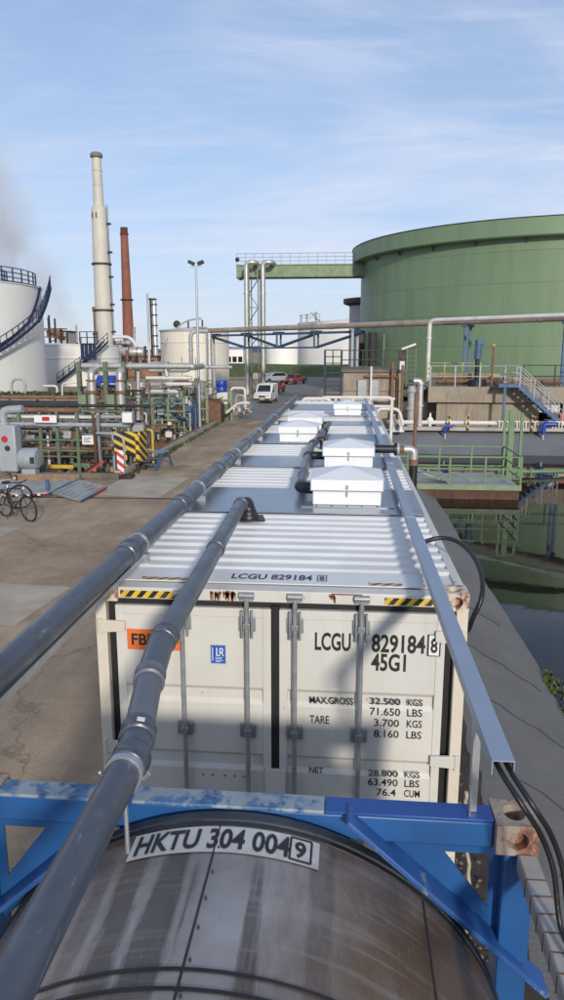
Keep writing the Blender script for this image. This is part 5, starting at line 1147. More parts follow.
# bicycles
def bicycle(label,rear,front,colr,group='bicycles in the yard'):
    rear=Vector((rear[0],rear[1],0)); front=Vector((front[0],front[1],0)); d=(front-rear).normalized(); side=d.cross(Vector((0,0,1)))
    t=thing('bicycle',label,'bicycle',(rear+front)/2,group); Rw=0.335; L0=1.06
    mid=(rear+front)/2; lean=side*0.06
    def P(x,z,s=0.0): return mid+d*x+Vector((0,0,z))+side*s+lean*z
    def wheel(x,nm):
        c_=P(x,Rw)
        o=MB(); n=26; pts=[c_+d*math.cos(2*math.pi*i/n)*Rw+Vector((0,0,1))*math.sin(2*math.pi*i/n)*Rw+lean*math.sin(2*math.pi*i/n)*Rw for i in range(n+1)]
        o.tube(pts,0.024,7,caps=False); w_=o.build(nm,m_tyre,t)
        sp_=MB()
        for i in range(12): sp_.bar(c_,pts[int(i*n/12)],0.006)
        k=sp_.build('spokes',m_galv,w_); k['kind']='stuff'
        MB().tube([pts[i]*0.93+c_*0.07 for i in range(n+1)],0.011,6,caps=False).build('rim',m_dark,w_)
    wheel(-L0/2,'wheel'); wheel(L0/2,'wheel')
    fr=MB(); bb=P(-0.10,0.29); st=P(-0.26,0.80); hd=P(0.33,0.86); hl_=P(0.38,0.66); ra=P(-L0/2,Rw)
    for a,b_ in ((bb,st),(st,hd),(bb,hl_),(bb,ra),(st,ra),(hd,hl_)): fr.tube([a,b_],0.02,8)
    fr.build('frame',colr,t)
    MB().tube([hl_,P(0.45,0.5),P(L0/2,Rw)],0.018,8).build('fork',colr,t)
    MB().tube(fillet([P(0.20,1.04,-0.29),P(0.30,1.04,-0.15),P(0.33,1.02,0),P(0.30,1.04,0.15),P(0.20,1.04,0.29)],0.05),0.016,8).build('handlebar',m_dark,t); MB().tube([hd,P(0.32,1.03)],0.016,8).build('stem',m_dark,t)
    MB().sph(P(-0.30,0.96),(0.13,0.13,0.045),12).build('saddle',m_black,t); MB().tube([st,P(-0.29,0.94)],0.015,8).build('seat_post',m_galv,t)
    MB().tube([bb-side*0.09,bb+side*0.09],0.03,8).build('crank_axle',m_dark,t)
    for s in (-1,1):
        MB().bar(bb+side*0.09*s,bb+side*0.09*s+Vector((d.x*0.12*s,d.y*0.12*s,-0.12*s)),0.022).build('crank',m_dark,t); e_=bb+side*0.14*s+Vector((d.x*0.12*s,d.y*0.12*s,-0.12*s)); MB().bx(e_.x-0.045,e_.x+0.045,e_.y-0.045,e_.y+0.045,e_.z-0.012,e_.z+0.012).build('pedal',m_dark,t)
    MB().bar(P(-0.42,0.72),P(-0.66,0.72),0.12,0.015).build('carrier',m_dark,t)
    MB().tube([P(0.62,0.66),P(0.45,0.72)],0.012,6).build('mudguard_stay',m_dark,t); MB().sph(P(0.42,0.88),0.045,8).build('lamp',m_lampg,t)
    MB().tube([P(-0.1,0.28,0.05),P(-0.16,0.02,0.22)],0.012,6).build('kickstand',m_dark,t)
    return t
bicycle('black bicycle nearest the camera with its front wheel turned right',gz(7,516.5),gz(28,521),m_dark)
bicycle('grey bicycle parked behind the black one at the left edge',gz(-12,511),gz(13,509),m_greyp)
# grey hoop before the large tank
tag(MB().tube(fillet([at(11.5,397,58),at(11.5,379,58),at(25,379,58),at(25,397,58)],0.6),0.10,10).build('pipe_hoop',m_greyp),'tall grey pipe hoop in front of the large white tank','pipe hoop')
q=at(58,377,60); tag(MB().tube(fillet([at(43,386,60),at(57,386,60),at(57,400,60)],0.3),0.09,8).build('process_pipe',m_pipewh),'thin white pipe at the foot between the two left tanks','pipe')
tag(MB().tube(fillet([at(62,396,55),at(62,383,55),at(82,383,55)],0.3),0.06,8).build('process_pipe',m_pipewh),'thin cream handrail pipe left of the tall green frame','pipe')
# lamp post
bs_=gz(200,432); lx_,ly_=bs_.x,bs_.y
t=thing('street_lamp','tall grey lamp post with twin floodlights at the pit edge','lamp post',(lx_,ly_,0))
MB().tube([(lx_,ly_,0),(lx_,ly_,1.2),(lx_-0.02,ly_,8.7)],[0.10,0.085,0.05],14).build('pole',m_galv,t); MB().bx(lx_-0.2,lx_+0.2,ly_-0.2,ly_+0.2,0,0.04).build('base_plate',m_galv,t); MB().bar((lx_-0.3,ly_,8.7),(lx_+0.28,ly_,8.7),0.07).build('cross_arm',m_galv,t)
for s in (-0.26,0.24):
    m4=Matrix.Translation((lx_+s,ly_,8.86))@Matrix.Rotation(R(25 if s<0 else -20),4,'Y')
    MB().bx(-0.17,0.17,-0.12,0.12,-0.08,0.09,m4).build('floodlight',m_dark,t,bevel=0.02)
# second slim grey mast further along the pit
q=gz(240,414)
# ------------------------------------------------------------------ clutter right of the lamp post
q=gz(222,398); t=thing('blue_barrel','blue barrel on a white block right of the lamp post','barrel',(q.x,46,0)); q=at(221.5,392,46)
MB().lathe((q.x,46,0),[(0.01,q.z-0.0),(0.33,q.z),(0.35,q.z+0.3),(0.33,q.z+0.33),(0.35,q.z+0.36),(0.35,q.z+0.68),(0.31,q.z+0.74),(0.01,q.z+0.74)],20).build('barrel',m_bluebr,t); MB().bx(q.x-0.42,q.x+0.42,45.7,46.4,q.z-0.75,q.z-0.005).build('block',m_pipewh,t,bevel=0.02); MB().bx(q.x-0.5,q.x+0.5,45.6,46.5,0,q.z-0.755).build('stand',m_green,t)
t=thing('scrap_skip','rusty open bin with slanted lid right of the lamp post','bin',at(213,412,44)); q=at(213,412,44)
MB().prism([(q.x-0.7,43.6,0),(q.x+0.55,43.6,0),(q.x+0.55,43.6,1.2),(q.x-0.45,43.6,1.5)],(0,1.2,0)).build('body',m_rust,t); MB().bar((q.x-0.5,43.6,1.55),(q.x+0.8,43.6,2.0),1.2,0.05).build('lid',m_dark,t)
MB().bx(q.x+0.56,q.x+0.62,43.6,44.6,0.1,1.1).build('side_plate',m_black,t)
rack('pipe_rack','green frame beside the rusty bin and blue barrel',[at(205,405,45).x,at(214,405,45).x,at(230,405,45).x],45.6,(0.6,1.3),1.9,m_greenl,0.14)
for (pts,r_,mt,lab) in (([at(231,412,48),at(231,388,48),at(245,388,48),at(245,412,48)],0.09,m_pipewh,'white pipe hoop between the blue barrel and the van'),
    ([at(236,414,46),at(236,395,46),at(244,395,46),at(244,414,46)],0.06,m_pumpg,'smaller grey pipe hoop between the blue barrel and the van'),
    ([at(226,413,44.5),at(238,403,44.5),at(250,403,44.5)],0.08,m_pipewh,'white sloping pipe on the ground before the van')):
    pipe('process_pipe',lab,pts,r_,mt,0.25,10,flanges=(0.1,0.9))
q=gz(240,412); t=thing('trestle','small blue steel trestle on the yard before the van','trestle',(q.x+0.6,q.y,0))
for x in (0,0.9): MB().bar((q.x+x,q.y,0),(q.x+x+0.2,q.y,0.7),0.1).build('leg',m_steelb,t)
MB().bar((q.x,q.y,0.7),(q.x+1.3,q.y,0.75),0.12).build('beam',m_steelb,t)
for k,(px,py,sx,sy,sz,mt,lab) in enumerate(((226,415,0.5,0.35,0.3,m_white,'white plastic sack lying before the rusty bin'),(236,412,0.4,0.3,0.22,m_pipewh,'cream sack lying under the pipe hoop'),(218,418,0.45,0.4,0.4,m_dark,'dark lump of scrap beside the bund wall'))):
    q=gz(px,py); mb=MB(); mb.sph((q.x,q.y,sz*0.8),(sx,sy,sz),14)
    for v in mb.bm.verts: v.co+=Vector((rnd.uniform(-1,1),rnd.uniform(-1,1),rnd.uniform(-1,1)))*0.07; v.co.z=max(0,v.co.z)
    tag(mb.build('sack' if k<2 else 'scrap_lump',mt),lab,'sack' if k<2 else 'scrap')
t=thing('plank_stack','stack of pale planks leaning at the trestle','planks',gz(238,416)); q=gz(238,416)
for k in range(3): MB().bar((q.x+0.16*k,q.y-0.4+0.1*k,0.05+0.06*k),(q.x+0.9+0.1*k,q.y-1.6,0.62-0.1*k),0.18,0.04).build('plank',m_pipewh,t)

# vehicles
def van(label,cx_,cy_,rot):
    t=thing('van',label,'van',(cx_,cy_,0)); m=Matrix.Translation((cx_,cy_,0))@Matrix.Rotation(rot,4,'Z')@Matrix.Diagonal((0.80,0.80,0.80,1))   # nose to -y
    prof=[(-2.35,0.35),(-2.42,0.62),(-2.36,0.92),(-2.1,1.06),(-1.45,1.16),(-0.72,1.86),(-0.35,1.98),(2.25,1.98),(2.38,1.85),(2.42,0.4)]
    def sweep(wd,pr,inset):
        mb=MB(); rows=[]
        for x,sc in ((-wd,inset),(-wd+0.10,1),(0,1.01),(wd-0.10,1),(wd,inset)):
            rows.append([mb.bm.verts.new(m@Vector((x,y*(1 if sc>=1 else 0.985),0.35+(z-0.35)*sc))) for y,z in pr])
        n=len(pr)
        for a,b_ in zip(rows,rows[1:]):
            for k in range(n): mb.bm.faces.new((a[k],a[(k+1)%n],b_[(k+1)%n],b_[k]))
        mb.bm.faces.new(rows[0][::-1]); mb.bm.faces.new(rows[-1]); return mb
    sweep(0.88,prof,0.96).build('body',m_vanw,t,smooth=35)
    w_=MB(); w_.quad(*[m@Vector(p) for p in ((-0.70,-1.43,1.20),(0.70,-1.43,1.20),(0.62,-0.78,1.835),(-0.62,-0.78,1.835))]); bmesh.ops.translate(w_.bm,verts=w_.bm.verts,vec=m.to_3x3()@Vector((0,-0.015,0.015))); w_.build('windscreen',m_glass,t)
    for s in (-1,1):
        mb=MB(); mb.prism([m@Vector((s*0.872,-1.15,1.2)),m@Vector((s*0.872,-0.35,1.2)),m@Vector((s*0.872,-0.35,1.78)),m@Vector((s*0.872,-0.72,1.72))],m.to_3x3()@Vector((s*0.02,0,0))); mb.build('side_window',m_glass,t)
        MB().bx(s*0.62-0.19,s*0.62+0.19,-2.43,-2.34,0.74,0.93,m).build('headlight',m_lampg,t,bevel=0.03)
        MB().bx(s*1.0-0.08,s*1.0+0.08,-1.2,-1.1,1.15,1.38,m).build('mirror',m_dark,t,bevel=0.02)
        for y in (-1.55,1.5):
            a=m@Vector((s*0.74,y,0.33)); b_=m@Vector((s*0.90,y,0.33)); wh=MB().tube([a,a.lerp(b_,0.15),a.lerp(b_,0.85),b_],[0.23,0.265,0.265,0.23],18).build('wheel',m_tyre,t); MB().tube([b_,b_+(b_-a)*0.05],0.15,14).build('hub_cap',m_greyp,wh)
    MB().bx(-0.86,0.86,-2.5,-2.36,0.36,0.58,m).build('bumper',M('bumper_dark',(0.05,0.05,0.055),0.6),t,bevel=0.04); MB().bx(-0.38,0.38,-2.44,-2.385,0.66,0.86,m).build('grille',m_dark,t)
    MB().bx(-0.27,0.27,-2.52,-2.503,0.40,0.52,m).build('number_plate',m_yellow,t)
    return t
van('white delivery van with yellow number plate parked facing the camera',-6.42,62.0,R(-4))
def truck(label,cx_,cy_,rot,mat,bedmat,name='pickup_truck',sc=1.0):
    t=thing(name,label,'truck',(cx_,cy_,0)); m=Matrix.Translation((cx_,cy_,0))@Matrix.Rotation(rot,4,'Z')@Matrix.Diagonal((sc,sc,sc,1))
    pr=[(-2.5,0.45),(-2.55,0.9),(-1.6,1.05),(-1.05,1.6),(0.1,1.6),(0.25,1.0),(0.25,0.45)]
    MB().prism([m@Vector((-0.85,y,z)) for y,z in pr],m.to_3x3()@Vector((1.7,0,0))).build('cab',mat,t,bevel=0.05)
    MB().bx(-0.88,0.88,0.30,2.5,0.5,0.62,m).build('bed',bedmat,t)
    for s in (-1,1): 
        MB().bx(s*0.86-0.03,s*0.86+0.03,0.30,2.5,0.625,1.02,m).build('side_board',mat,t)
        MB().bx(s*0.6-0.15,s*0.6+0.15,-2.58,-2.52,0.68,0.85,m).build('headlight',m_lampg,t)
        for y in (-1.6,1.5): MB().tube([m@Vector((s*0.66,y,0.34)),m@Vector((s*0.87,y,0.34))],0.34*sc,16).build('wheel',m_tyre,t)
    MB().prism([m@Vector((-0.7,-1.60,1.10)),m@Vector((0.7,-1.60,1.10)),m@Vector((0.62,-1.11,1.58)),m@Vector((-0.62,-1.11,1.58))],m.to_3x3()@Vector((0,-0.03,0.03))).build('windscreen',m_glass,t)
    for s in (-1,1): MB().prism([m@Vector((s*0.852,-1.3,1.12)),m@Vector((s*0.852,0,1.12)),m@Vector((s*0.852,0,1.5)),m@Vector((s*0.852,-1.0,1.5))],m.to_3x3()@Vector((s*0.015,0,0))).build('side_window',m_glass,t)
    MB().bx(-0.8,0.8,-2.65,-2.56,0.42,0.6,m).build('bumper',m_dark,t)
    return t
truck('red pickup truck parked behind the white van',-7.0,76,R(-8),m_redv,m_dark,sc=0.78)
truck('red vehicle further down the road beyond the white van',-6.3,96,R(-25),m_redv,m_dark,sc=0.8)
t=thing('car','grey white car beside the red vehicle down the road','car',(-9.3,100,0)); m=Matrix.Translation((-9.3,100,0))@Matrix.Rotation(R(-60),4,'Z')
MB().prism([m@Vector((-0.8,y,z)) for y,z in ((-2.1,0.3),(-2.15,0.7),(-1.2,0.9),(-0.6,1.4),(0.9,1.4),(1.6,0.95),(2.1,0.85),(2.1,0.3))],m.to_3x3()@Vector((1.6,0,0))).build('body',m_pumpg,t,bevel=0.08)
for s in (-1,1):
    MB().prism([m@Vector((s*0.803,y,z)) for y,z in ((-0.95,0.92),(-0.5,1.33),(0.85,1.33),(1.3,0.95))],m.to_3x3()@Vector((s*0.015,0,0))).build('side_window',m_glass,t)
    for y in (-1.3,1.3): MB().tube([m@Vector((s*0.62,y,0.31)),m@Vector((s*0.82,y,0.31))],0.31,16).build('wheel',m_tyre,t)
tag(MB().bx(-14,-8,112,112.3,0,0.9).build('low_wall',m_concl),'low concrete wall at the end of the road before the dyke','wall')
# white pipe frames just past the containers
for (x0,x1,y,z,lab) in ((at(303,400,27).x,at(330,400,27).x,27,2.62,'white pipe frame just past the end of the containers, left part'),(at(322,398,31).x,at(392,398,31).x,31,2.42,'long cream pipe frame past the end of the containers')):
    t=thing('pipe_portal',lab,'pipe frame',((x0+x1)/2,y,0)); MB().tube(fillet([(x0,y,0),(x0,y,z),(x1,y,z),(x1,y,0)],0.15),0.07,10).build('hoop',m_pipewh,t)
    MB().bar((x0,y,z-0.35),(x1,y,z-0.35),0.08).build('lower_rail',m_pipewh,t)
    for f in (0.2,0.45,0.7): MB().bar((x0+(x1-x0)*f,y,0),(x0+(x1-x0)*f,y,z),0.09).build('upright',m_pipewh,t)
q=at(325,404,29.5); tag(MB().bx(q.x-0.9,q.x+0.9,29.2,30,0,2.35).build('concrete_block',m_concl,bevel=0.04),'concrete block behind the end of the containers','block')

# ================================================================== RIGHT : basin works and green tank
cG=(19.9,75.3); rG=18.2
t=thing('storage_tank','huge green storage tank with overhanging rim on the right','storage tank',(cG[0],cG[1],2))
MB().lathe((cG[0],cG[1],0),[(rG,0.5),(rG,13.0)],160).build('shell',m_gtank,t,smooth=30,origin=(cG[0],cG[1],0))
MB().lathe((cG[0],cG[1],0),[(rG-0.05,12.60),(rG+0.82,12.64),(rG+0.9,12.72),(rG+0.9,13.925)],160).build('rim',m_gtank,t,smooth=30,origin=(cG[0],cG[1],0))
MB().lathe((cG[0],cG[1],0),[(rG+0.86,13.93),(rG+0.95,13.935),(rG+0.95,13.99),(rG+0.5,14.0),(rG+0.3,13.7)],160).build('rim_gutter',m_dark,t)
MB().lathe((cG[0],cG[1],0),[(rG+0.3,13.7),(rG*0.5,14.2),(0.01,14.5)],100).build('roof',m_green,t)
for k in range(12):
    a=R(-170+k*12.0); p_=polar(cG,rG+0.02,a,12.25); p2=polar(cG,rG+0.5,a,12.60); MB().prism([p_,polar(cG,rG+0.02,a,12.595),p2],(0.06*math.sin(-a),0.06*math.cos(a),0)).build('rim_bracket',m_green,t)
MB().lathe((cG[0],cG[1],0),[(rG+0.01,0.4),(rG+0.35,0.42),(rG+0.35,0.6),(rG+0.01,0.62)],120).build('base_ring',m_green,t)
def on_tank(px):
    r_=_ray(px,345); dx,dy=r_.x,r_.y; ox,oy=CAM.x-cG[0],CAM.y-cG[1]; a=dx*dx+dy*dy; b_=2*(ox*dx+oy*dy); c_=ox*ox+oy*oy-(rG)**2
    D=b_*b_-4*a*c_; s=(-b_-math.sqrt(max(0,D)))/(2*a); x,y=CAM.x+dx*s,CAM.y+dy*s; return math.atan2(y-cG[1],x-cG[0])
for px in (363.5,374.5):
    a=on_tank(px); p0=polar(cG,rG+0.25,a,2.6); m=Matrix.Translation((p0.x,p0.y,0))@Matrix.Rotation(a,4,'Z')
    MB().bx(-0.2,0.25,-0.36,0.36,2.9,6.0,m).build('cable_shaft',m_dark,t)
a=on_tank(386); MB().bar(polar(cG,rG+0.2,a,2.4),polar(cG,rG+0.2,a,5.8),0.14).build('downpipe',m_green,t)
# smaller grey silo peeping out behind it
q=at(352,300,96); storage_tank('slim grey tank with dark rim peeping out left of the green tank',(q.x+2.6,98),2.9,10.3,m_greyp,roof=0.4)
o=[o for o in bpy.data.objects if o.name.startswith('storage_tank')][-1]
MB().lathe((q.x+2.6,98,0),[(2.9,10.0),(3.7,10.3),(3.7,10.9),(2.9,11.0)],60).build('rim',m_dark,o)

# concrete plinth on the far side of the basin
PY=42.0
xl=at(428,400,PY).x
t=thing('plinth_wall','long stained concrete plinth with overhanging upper band before the green tank','wall',(12,PY,0))
MB().bx(xl,26,PY,PY+14,1.46,2.36).build('upper_band',m_conc,t,bevel=0.03); MB().bx(xl+0.55,11.4,PY+0.32,PY+13.5,0,1.455).build('lower_wall',m_conc,t)
MB().bx(12.6,26,PY+2.0,PY+13.5,0,1.455).build('lower_wall',m_concd,t)
for x in (13.6,17,20.5): MB().bx(x,x+0.5,PY+0.3,PY+0.8,0,1.455).build('pier',m_conc,t)
# left concrete block with the pipes
xa=at(343,385,PY).x; xb=at(402,385,PY).x
t=thing('valve_house','brown concrete valve house with railed roof left of the plinth','building',((xa+xb)/2,PY,0))
MB().bx(xa,xb,PY-0.6,PY+6,0,3.15).build('wall',m_conc,t,bevel=0.03); MB().bx(xa-0.1,xb+0.15,PY-0.72,PY+6.1,3.153,3.33).build('roof_slab',m_concd,t,bevel=0.02)
for px in (362,374): 
    q=at(px,388,PY-0.6); MB().bx(q.x-0.25,q.x+0.25,PY-0.8,PY-0.605,1.5,2.75).build('switch_box',m_greyp,t,bevel=0.03)
q=at(371,385,PY-0.8); MB().tube([(q.x,PY-0.78,0),(q.x,PY-0.78,3.5)],0.07,10).build('wall_pipe',m_pipewh,t); MB().tube(fillet([(xa+1.2,PY-0.75,2.95),(xb-0.3,PY-0.75,2.95),(xb-0.3,PY-0.75,0)],0.2),0.08,10).build('wall_pipe',m_rustp,t)
for z in (1.0,2.1): MB().bx(xa-0.005,xb+0.004,PY-0.612,PY-0.602,z,z+0.05).build('joint_band',m_concd,t)
rail_fence('railing','dark railing on the roof of the valve house','railing',[(xa-0.1,PY+5,3.33),(xa-0.1,PY-0.65,3.33),(xb+0.1,PY-0.65,3.33),(xb+0.1,PY+5,3.33)],1.05,m_dark,2,1.1,0.028)
# bridge over between house and plinth
tag(MB().bx(xb+0.16,xl-0.01,PY+0.5,PY+5,2.16,2.32).build('walkway_slab',m_concd),'walkway slab linking the valve house and the plinth','walkway')
t=thing('escape_stairs','dark blue steel stair tower at the left end of the valve house','stairs',(xa-0.55,PY-0.3,0))
for x in (xa-1.05,xa-0.12):
    for y in (PY-0.6,PY+0.6): MB().bar((x,y,0),(x,y,4.4),0.08).build('post',m_navysteel,t)
for k in range(12): MB().bx(xa-1.02,xa-0.15,PY-0.58+0.09*k if k<0 else PY-0.5,PY-0.2,0.35+0.25*k,0.40+0.25*k).build('tread',m_navysteel,t)
rail_fence('x','','',[(xa-1.05,PY-0.6,3.3),(xa-0.12,PY-0.6,3.3)],1.1,m_dark,3,0.5,0.03,parent=t)
# pipes in front of / beside the valve house
def vp(label,px,yt,yb,Y,r_,mat,fl=(0.1,0.5,0.9),bend=None):
    a=at(px,yt,Y); b_=at(px,yb,Y); pts=[(a.x,Y,b_.z),(a.x,Y,a.z)]
    if bend: pts.append((a.x+bend,Y,a.z))
    return pipe('process_pipe',label,pts,r_,mat,0.25,12,flanges=fl,fr=1.4)
vp('grey upright pipe right of the valve house, thicker one',412,386,430,41.2,0.22,m_greyp)
vp('silver upright pipe with hooked top right of the valve house',421,381,430,41.0,0.16,m_silver,(0.1,0.45,0.85),-0.4)
vp('slim rusty upright pipe before the valve house',403,365,432,40.6,0.07,m_rustp)
vp('brown upright pipe on the right corner of the valve house',393,362,420,41.1,0.09,m_rustp)
pipe('process_pipe','cream pipe arch at the foot of the valve house',[at(377,425,39),at(377,409,39),at(399,409,39),at(403,425,39)],0.09,m_pipewh,0.3,10,flanges=(0.1,0.5))
pipe('process_pipe','cream pipe running low along the valve house front',[at(340,399,40.5),at(395,399,40.5)],0.09,m_pipewh,0.3,10,flanges=(0.25,0.7))
for (px,py,Y,lab,mt) in ((394,424,40,'white valve with handwheel at the foot of the valve house, left',m_pipewh),(401,426,40,'white valve with handwheel at the foot of the valve house, right',m_white),(430,424,41.0,'small white hydrant at the foot of the plinth',m_white)):
    q=at(px,py,Y); t=thing('valve',lab,'valve',(q.x,Y,0)); b0=0.0
    MB().lathe((q.x,Y,0),[(0.2,0),(0.2,0.06),(0.09,0.08),(0.09,0.3),(0.19,0.42),(0.19,0.6),(0.06,0.75),(0.05,0.95),(0.01,0.97)],14).build('body',mt,t); MB().lathe((q.x,Y,0.97),[(0.13,0),(0.19,0.02),(0.19,0.06),(0.13,0.07)],16).build('handwheel',m_dark,t)
# light fixture on a pole
q=at(403,352,41.5); t=thing('street_lamp','short lamp post with slanted tube light on the valve house','lamp post',(q.x,41.5,2.3)); MB().tube([(q.x,41.5,2.3),(q.x,41.5,q.z-0.2)],0.05,10).build('pole',m_rustp,t); u0=at(402,349,41.5); u1=at(416,344,41.5); MB().bar(u0,u1,0.12,0.10).build('tube_light',M('lamp_cover',(0.7,0.68,0.6),0.4),t); MB().bx(q.x-0.16,q.x+0.16,41.35,41.6,q.z-1.1,q.z-0.5).build('control_box',m_pipewh,t)
# deck rails, pipes and equipment on the plinth
rail_fence('railing','grey steel railing along the front edge of the plinth','railing',[(xl+0.1,PY+0.08,2.36),(at(505,385,PY).x,PY+0.08,2.36)],1.15,m_greyp,2,1.45,0.032)
rail_fence('railing','yellow green railing further back on the plinth','railing',[(xl+0.3,PY+4,2.36),(at(480,380,46).x,PY+4,2.36)],1.25,M('rail_yellowgreen',(0.30,0.30,0.08),0.5,0,0.15,2),2,1.3,0.035)
rail_fence('railing','dark railing on the plinth right of the stairs','railing',[(at(523,385,PY).x,PY+0.1,2.36),(26,PY+0.1,2.36)],1.2,m_dark,2,1.7,0.03)
for (px0,px1,py,Y,r_,mt,lab) in ((430,500,376,44,0.17,M('deck_pipe_brown',(0.34,0.22,0.12),0.7,0,0.3,1,dirt=0.4),'brown pipe along the plinth deck, upper'),(436,560,382,43.4,0.14,m_rustp,'dark rusty pipe along the plinth deck, lower'),(505,535,378,43.2,0.3,m_wood,'brown timber bundle on the plinth beside the stairs')):
    a=at(px0,py,Y); b_=at(px1,py,Y); pipe('process_pipe',lab,[(a.x,Y,a.z),(b_.x,Y,a.z)],r_,mt,n=12,flanges=(0.15,0.5,0.8),fr=1.3) if 'timber' not in lab else tag(MB().bx(a.x,b_.x,Y,Y+0.6,2.36,2.9).build('timber_bundle',mt,bevel=0.03),lab,'timber')
q=at(477,372,43); t=thing('deck_crane','blue davit crane post with black foot on the plinth','crane',(q.x,43,2.36))
MB().tube([(q.x,43,2.36),(q.x,43,3.9)],0.13,12).build('black_foot',m_black,t); MB().tube([(q.x,43,3.9),(q.x+0.03,43,4.95)],0.2,14).build('blue_post',m_steelb,t); MB().bx(q.x-0.1,q.x+0.32,42.8,43.2,4.72,4.98).build('head',m_steelb,t,bevel=0.03); MB().lathe((q.x,42.7,2.36),[(0.02,0),(0.55,0.02),(0.5,0.35),(0.02,0.4)],20).build('cable_drum',m_black,t)
q=at(492,380,41.9); t=thing('signal_post','slim rusty post with yellow cap on the plinth','post',(q.x,41.9,2.1)); MB().tube([(q.x,41.9,2.1),(q.x,41.9,4.6)],0.06,10).build('post',m_rustp,t); MB().sph((q.x,41.9,4.65),0.1,8).build('cap',m_yellow,t)
q=at(411,375,43); t=thing('ladder','green caged ladder on the plinth beside the lamp','ladder',(q.x,43,2.3))
for dx in (-0.25,0.25): MB().bar((q.x+dx,43,2.3),(q.x+dx,43,4.5),0.06).build('rail',m_green,t)
for k in range(8): MB().bar((q.x-0.25,43,2.5+0.26*k),(q.x+0.25,43,2.5+0.26*k),0.035).build('rung',m_green,t)
# blue stairs down to the basin walk
SY=41.2
p0=at(518,386,SY); p1=at(560,423,SY); t=thing('steel_stairs','blue steel stairs with grey handrails down from the plinth','stairs',(p1.x,SY,0)); pl0=at(497,388,SY)
for y in (SY-0.42,SY+0.42): MB().bar((p0.x,y,p0.z),(p1.x,y,p1.z),0.07,0.24).build('stringer',m_steelb,t)
MB().bx(pl0.x,p0.x+0.05,SY-0.46,PY-0.01,p0.z-0.06,p0.z+0.12).build('landing',m_steelb,t)
q=at(503,400,SY); 
for y in (SY-0.35,): MB().bar((q.x,y,0),(q.x,y,p0.z-0.06),0.13).build('post',m_steelb,t)
for k in range(10):
    f=(k+0.5)/10; x=p0.x+(p1.x-p0.x)*f; z=p0.z+(p1.z-p0.z)*f; MB().bx(x-0.13,x+0.13,SY-0.38,SY+0.38,z-0.0,z+0.035).build('tread',m_galv,t)
for y in (SY-0.44,SY+0.44):
    for h in (0.4,0.7,1.05): MB().tube([(p0.x-0.5,y,p0.z+h+0.05),(p0.x,y,p0.z+h),(p1.x,y,p1.z+h)],0.028,8).build('handrail',m_greyp,t)
    for f in (0,0.33,0.66,1): x=p0.x+(p1.x-p0.x)*f; z=p0.z+(p1.z-p0.z)*f; MB().bar((x,y,z),(x,y,z+1.05),0.05).build('baluster',m_greyp,t)
q=at(549,408,42.5); tag(MB().bx(q.x-0.55,q.x+0.6,42.4,43,0.9,1.4).build('white_box',m_white,bevel=0.04),'white box under the blue stairs','box')
q=at(563,420,41.5); tag(MB().bx(q.x-0.2,q.x+0.5,41.4,41.9,0,1.0).build('red_cabinet',m_red,bevel=0.03),'red cabinet at the foot of the blue stairs','cabinet')
# walk and pipes along the basin edge
t=thing('coping_beam','pale concrete coping along the far basin edge','kerb',(12,41,0)); MB().bx(BX+1.2,40,40.62,41.15,0.0,0.20).build('coping',m_concl,t,bevel=0.02)
pipe('process_pipe','long white pipe lying on the far basin coping',[(BX+1.0,41.0,0.42),(32,41.0,0.42)],0.12,m_pipewh,n=12,flanges=(0.12,0.28,0.45,0.7),fr=1.35)
t=thing('edge_grating','row of short bars along the white basin pipe','grating',(11,40.6,0.2))
for k in range(22): x=8.9+0.16*k; MB().bar((x,40.72,0.2),(x,40.72,0.52),0.05).build('bar',m_pipewh,t)
MB().bar((8.8,40.72,0.54),(12.4,40.72,0.54),0.06).build('top_bar',m_pipewh,t)
for (px,lab) in ((468,'yellow banded short post on the far basin edge, nearest the green ladder'),(449,'yellow banded short post on the far basin edge, further left'),(532,'yellow banded short post on the far basin edge, below the stairs')):
    q=at(px,428,40.5); t=thing('bollard',lab,'bollard',(q.x,40.5,0.2),'yellow banded posts on the basin edge'); MB().tube([(q.x,40.5,0.0),(q.x,40.5,0.85)],0.05,10).build('post',m_yb,t); MB().sph((q.x,40.5,0.86),0.07,8).build('cap',m_yellow,t)
for (px,py,lab) in ((550,428,'large blue valve below the blue stairs'),(449,434,'small blue valve on the far basin edge')):
    q=at(px,py,40.2); t=thing('valve',lab,'valve',(q.x,40.2,0)); k=1.3 if px>500 else 0.8
    MB().tube(fillet([(q.x-0.25*k,40.2,-0.1),(q.x-0.25*k,40.2,0.35*k),(q.x+0.25*k,40.2,0.35*k)],0.15),0.1*k,12).build('body',m_bluebr,t); MB().lathe((q.x-0.1,40.2,0.5*k),[(0.1*k,0),(0.2*k,0.02),(0.2*k,0.06),(0.1*k,0.07)],14).build('handwheel',m_steelb,t)
    MB().bar((q.x-0.25*k,40.2,-0.9),(q.x-0.25*k,40.2,-0.1),0.07).build('drop_pipe',m_pumpg,t)
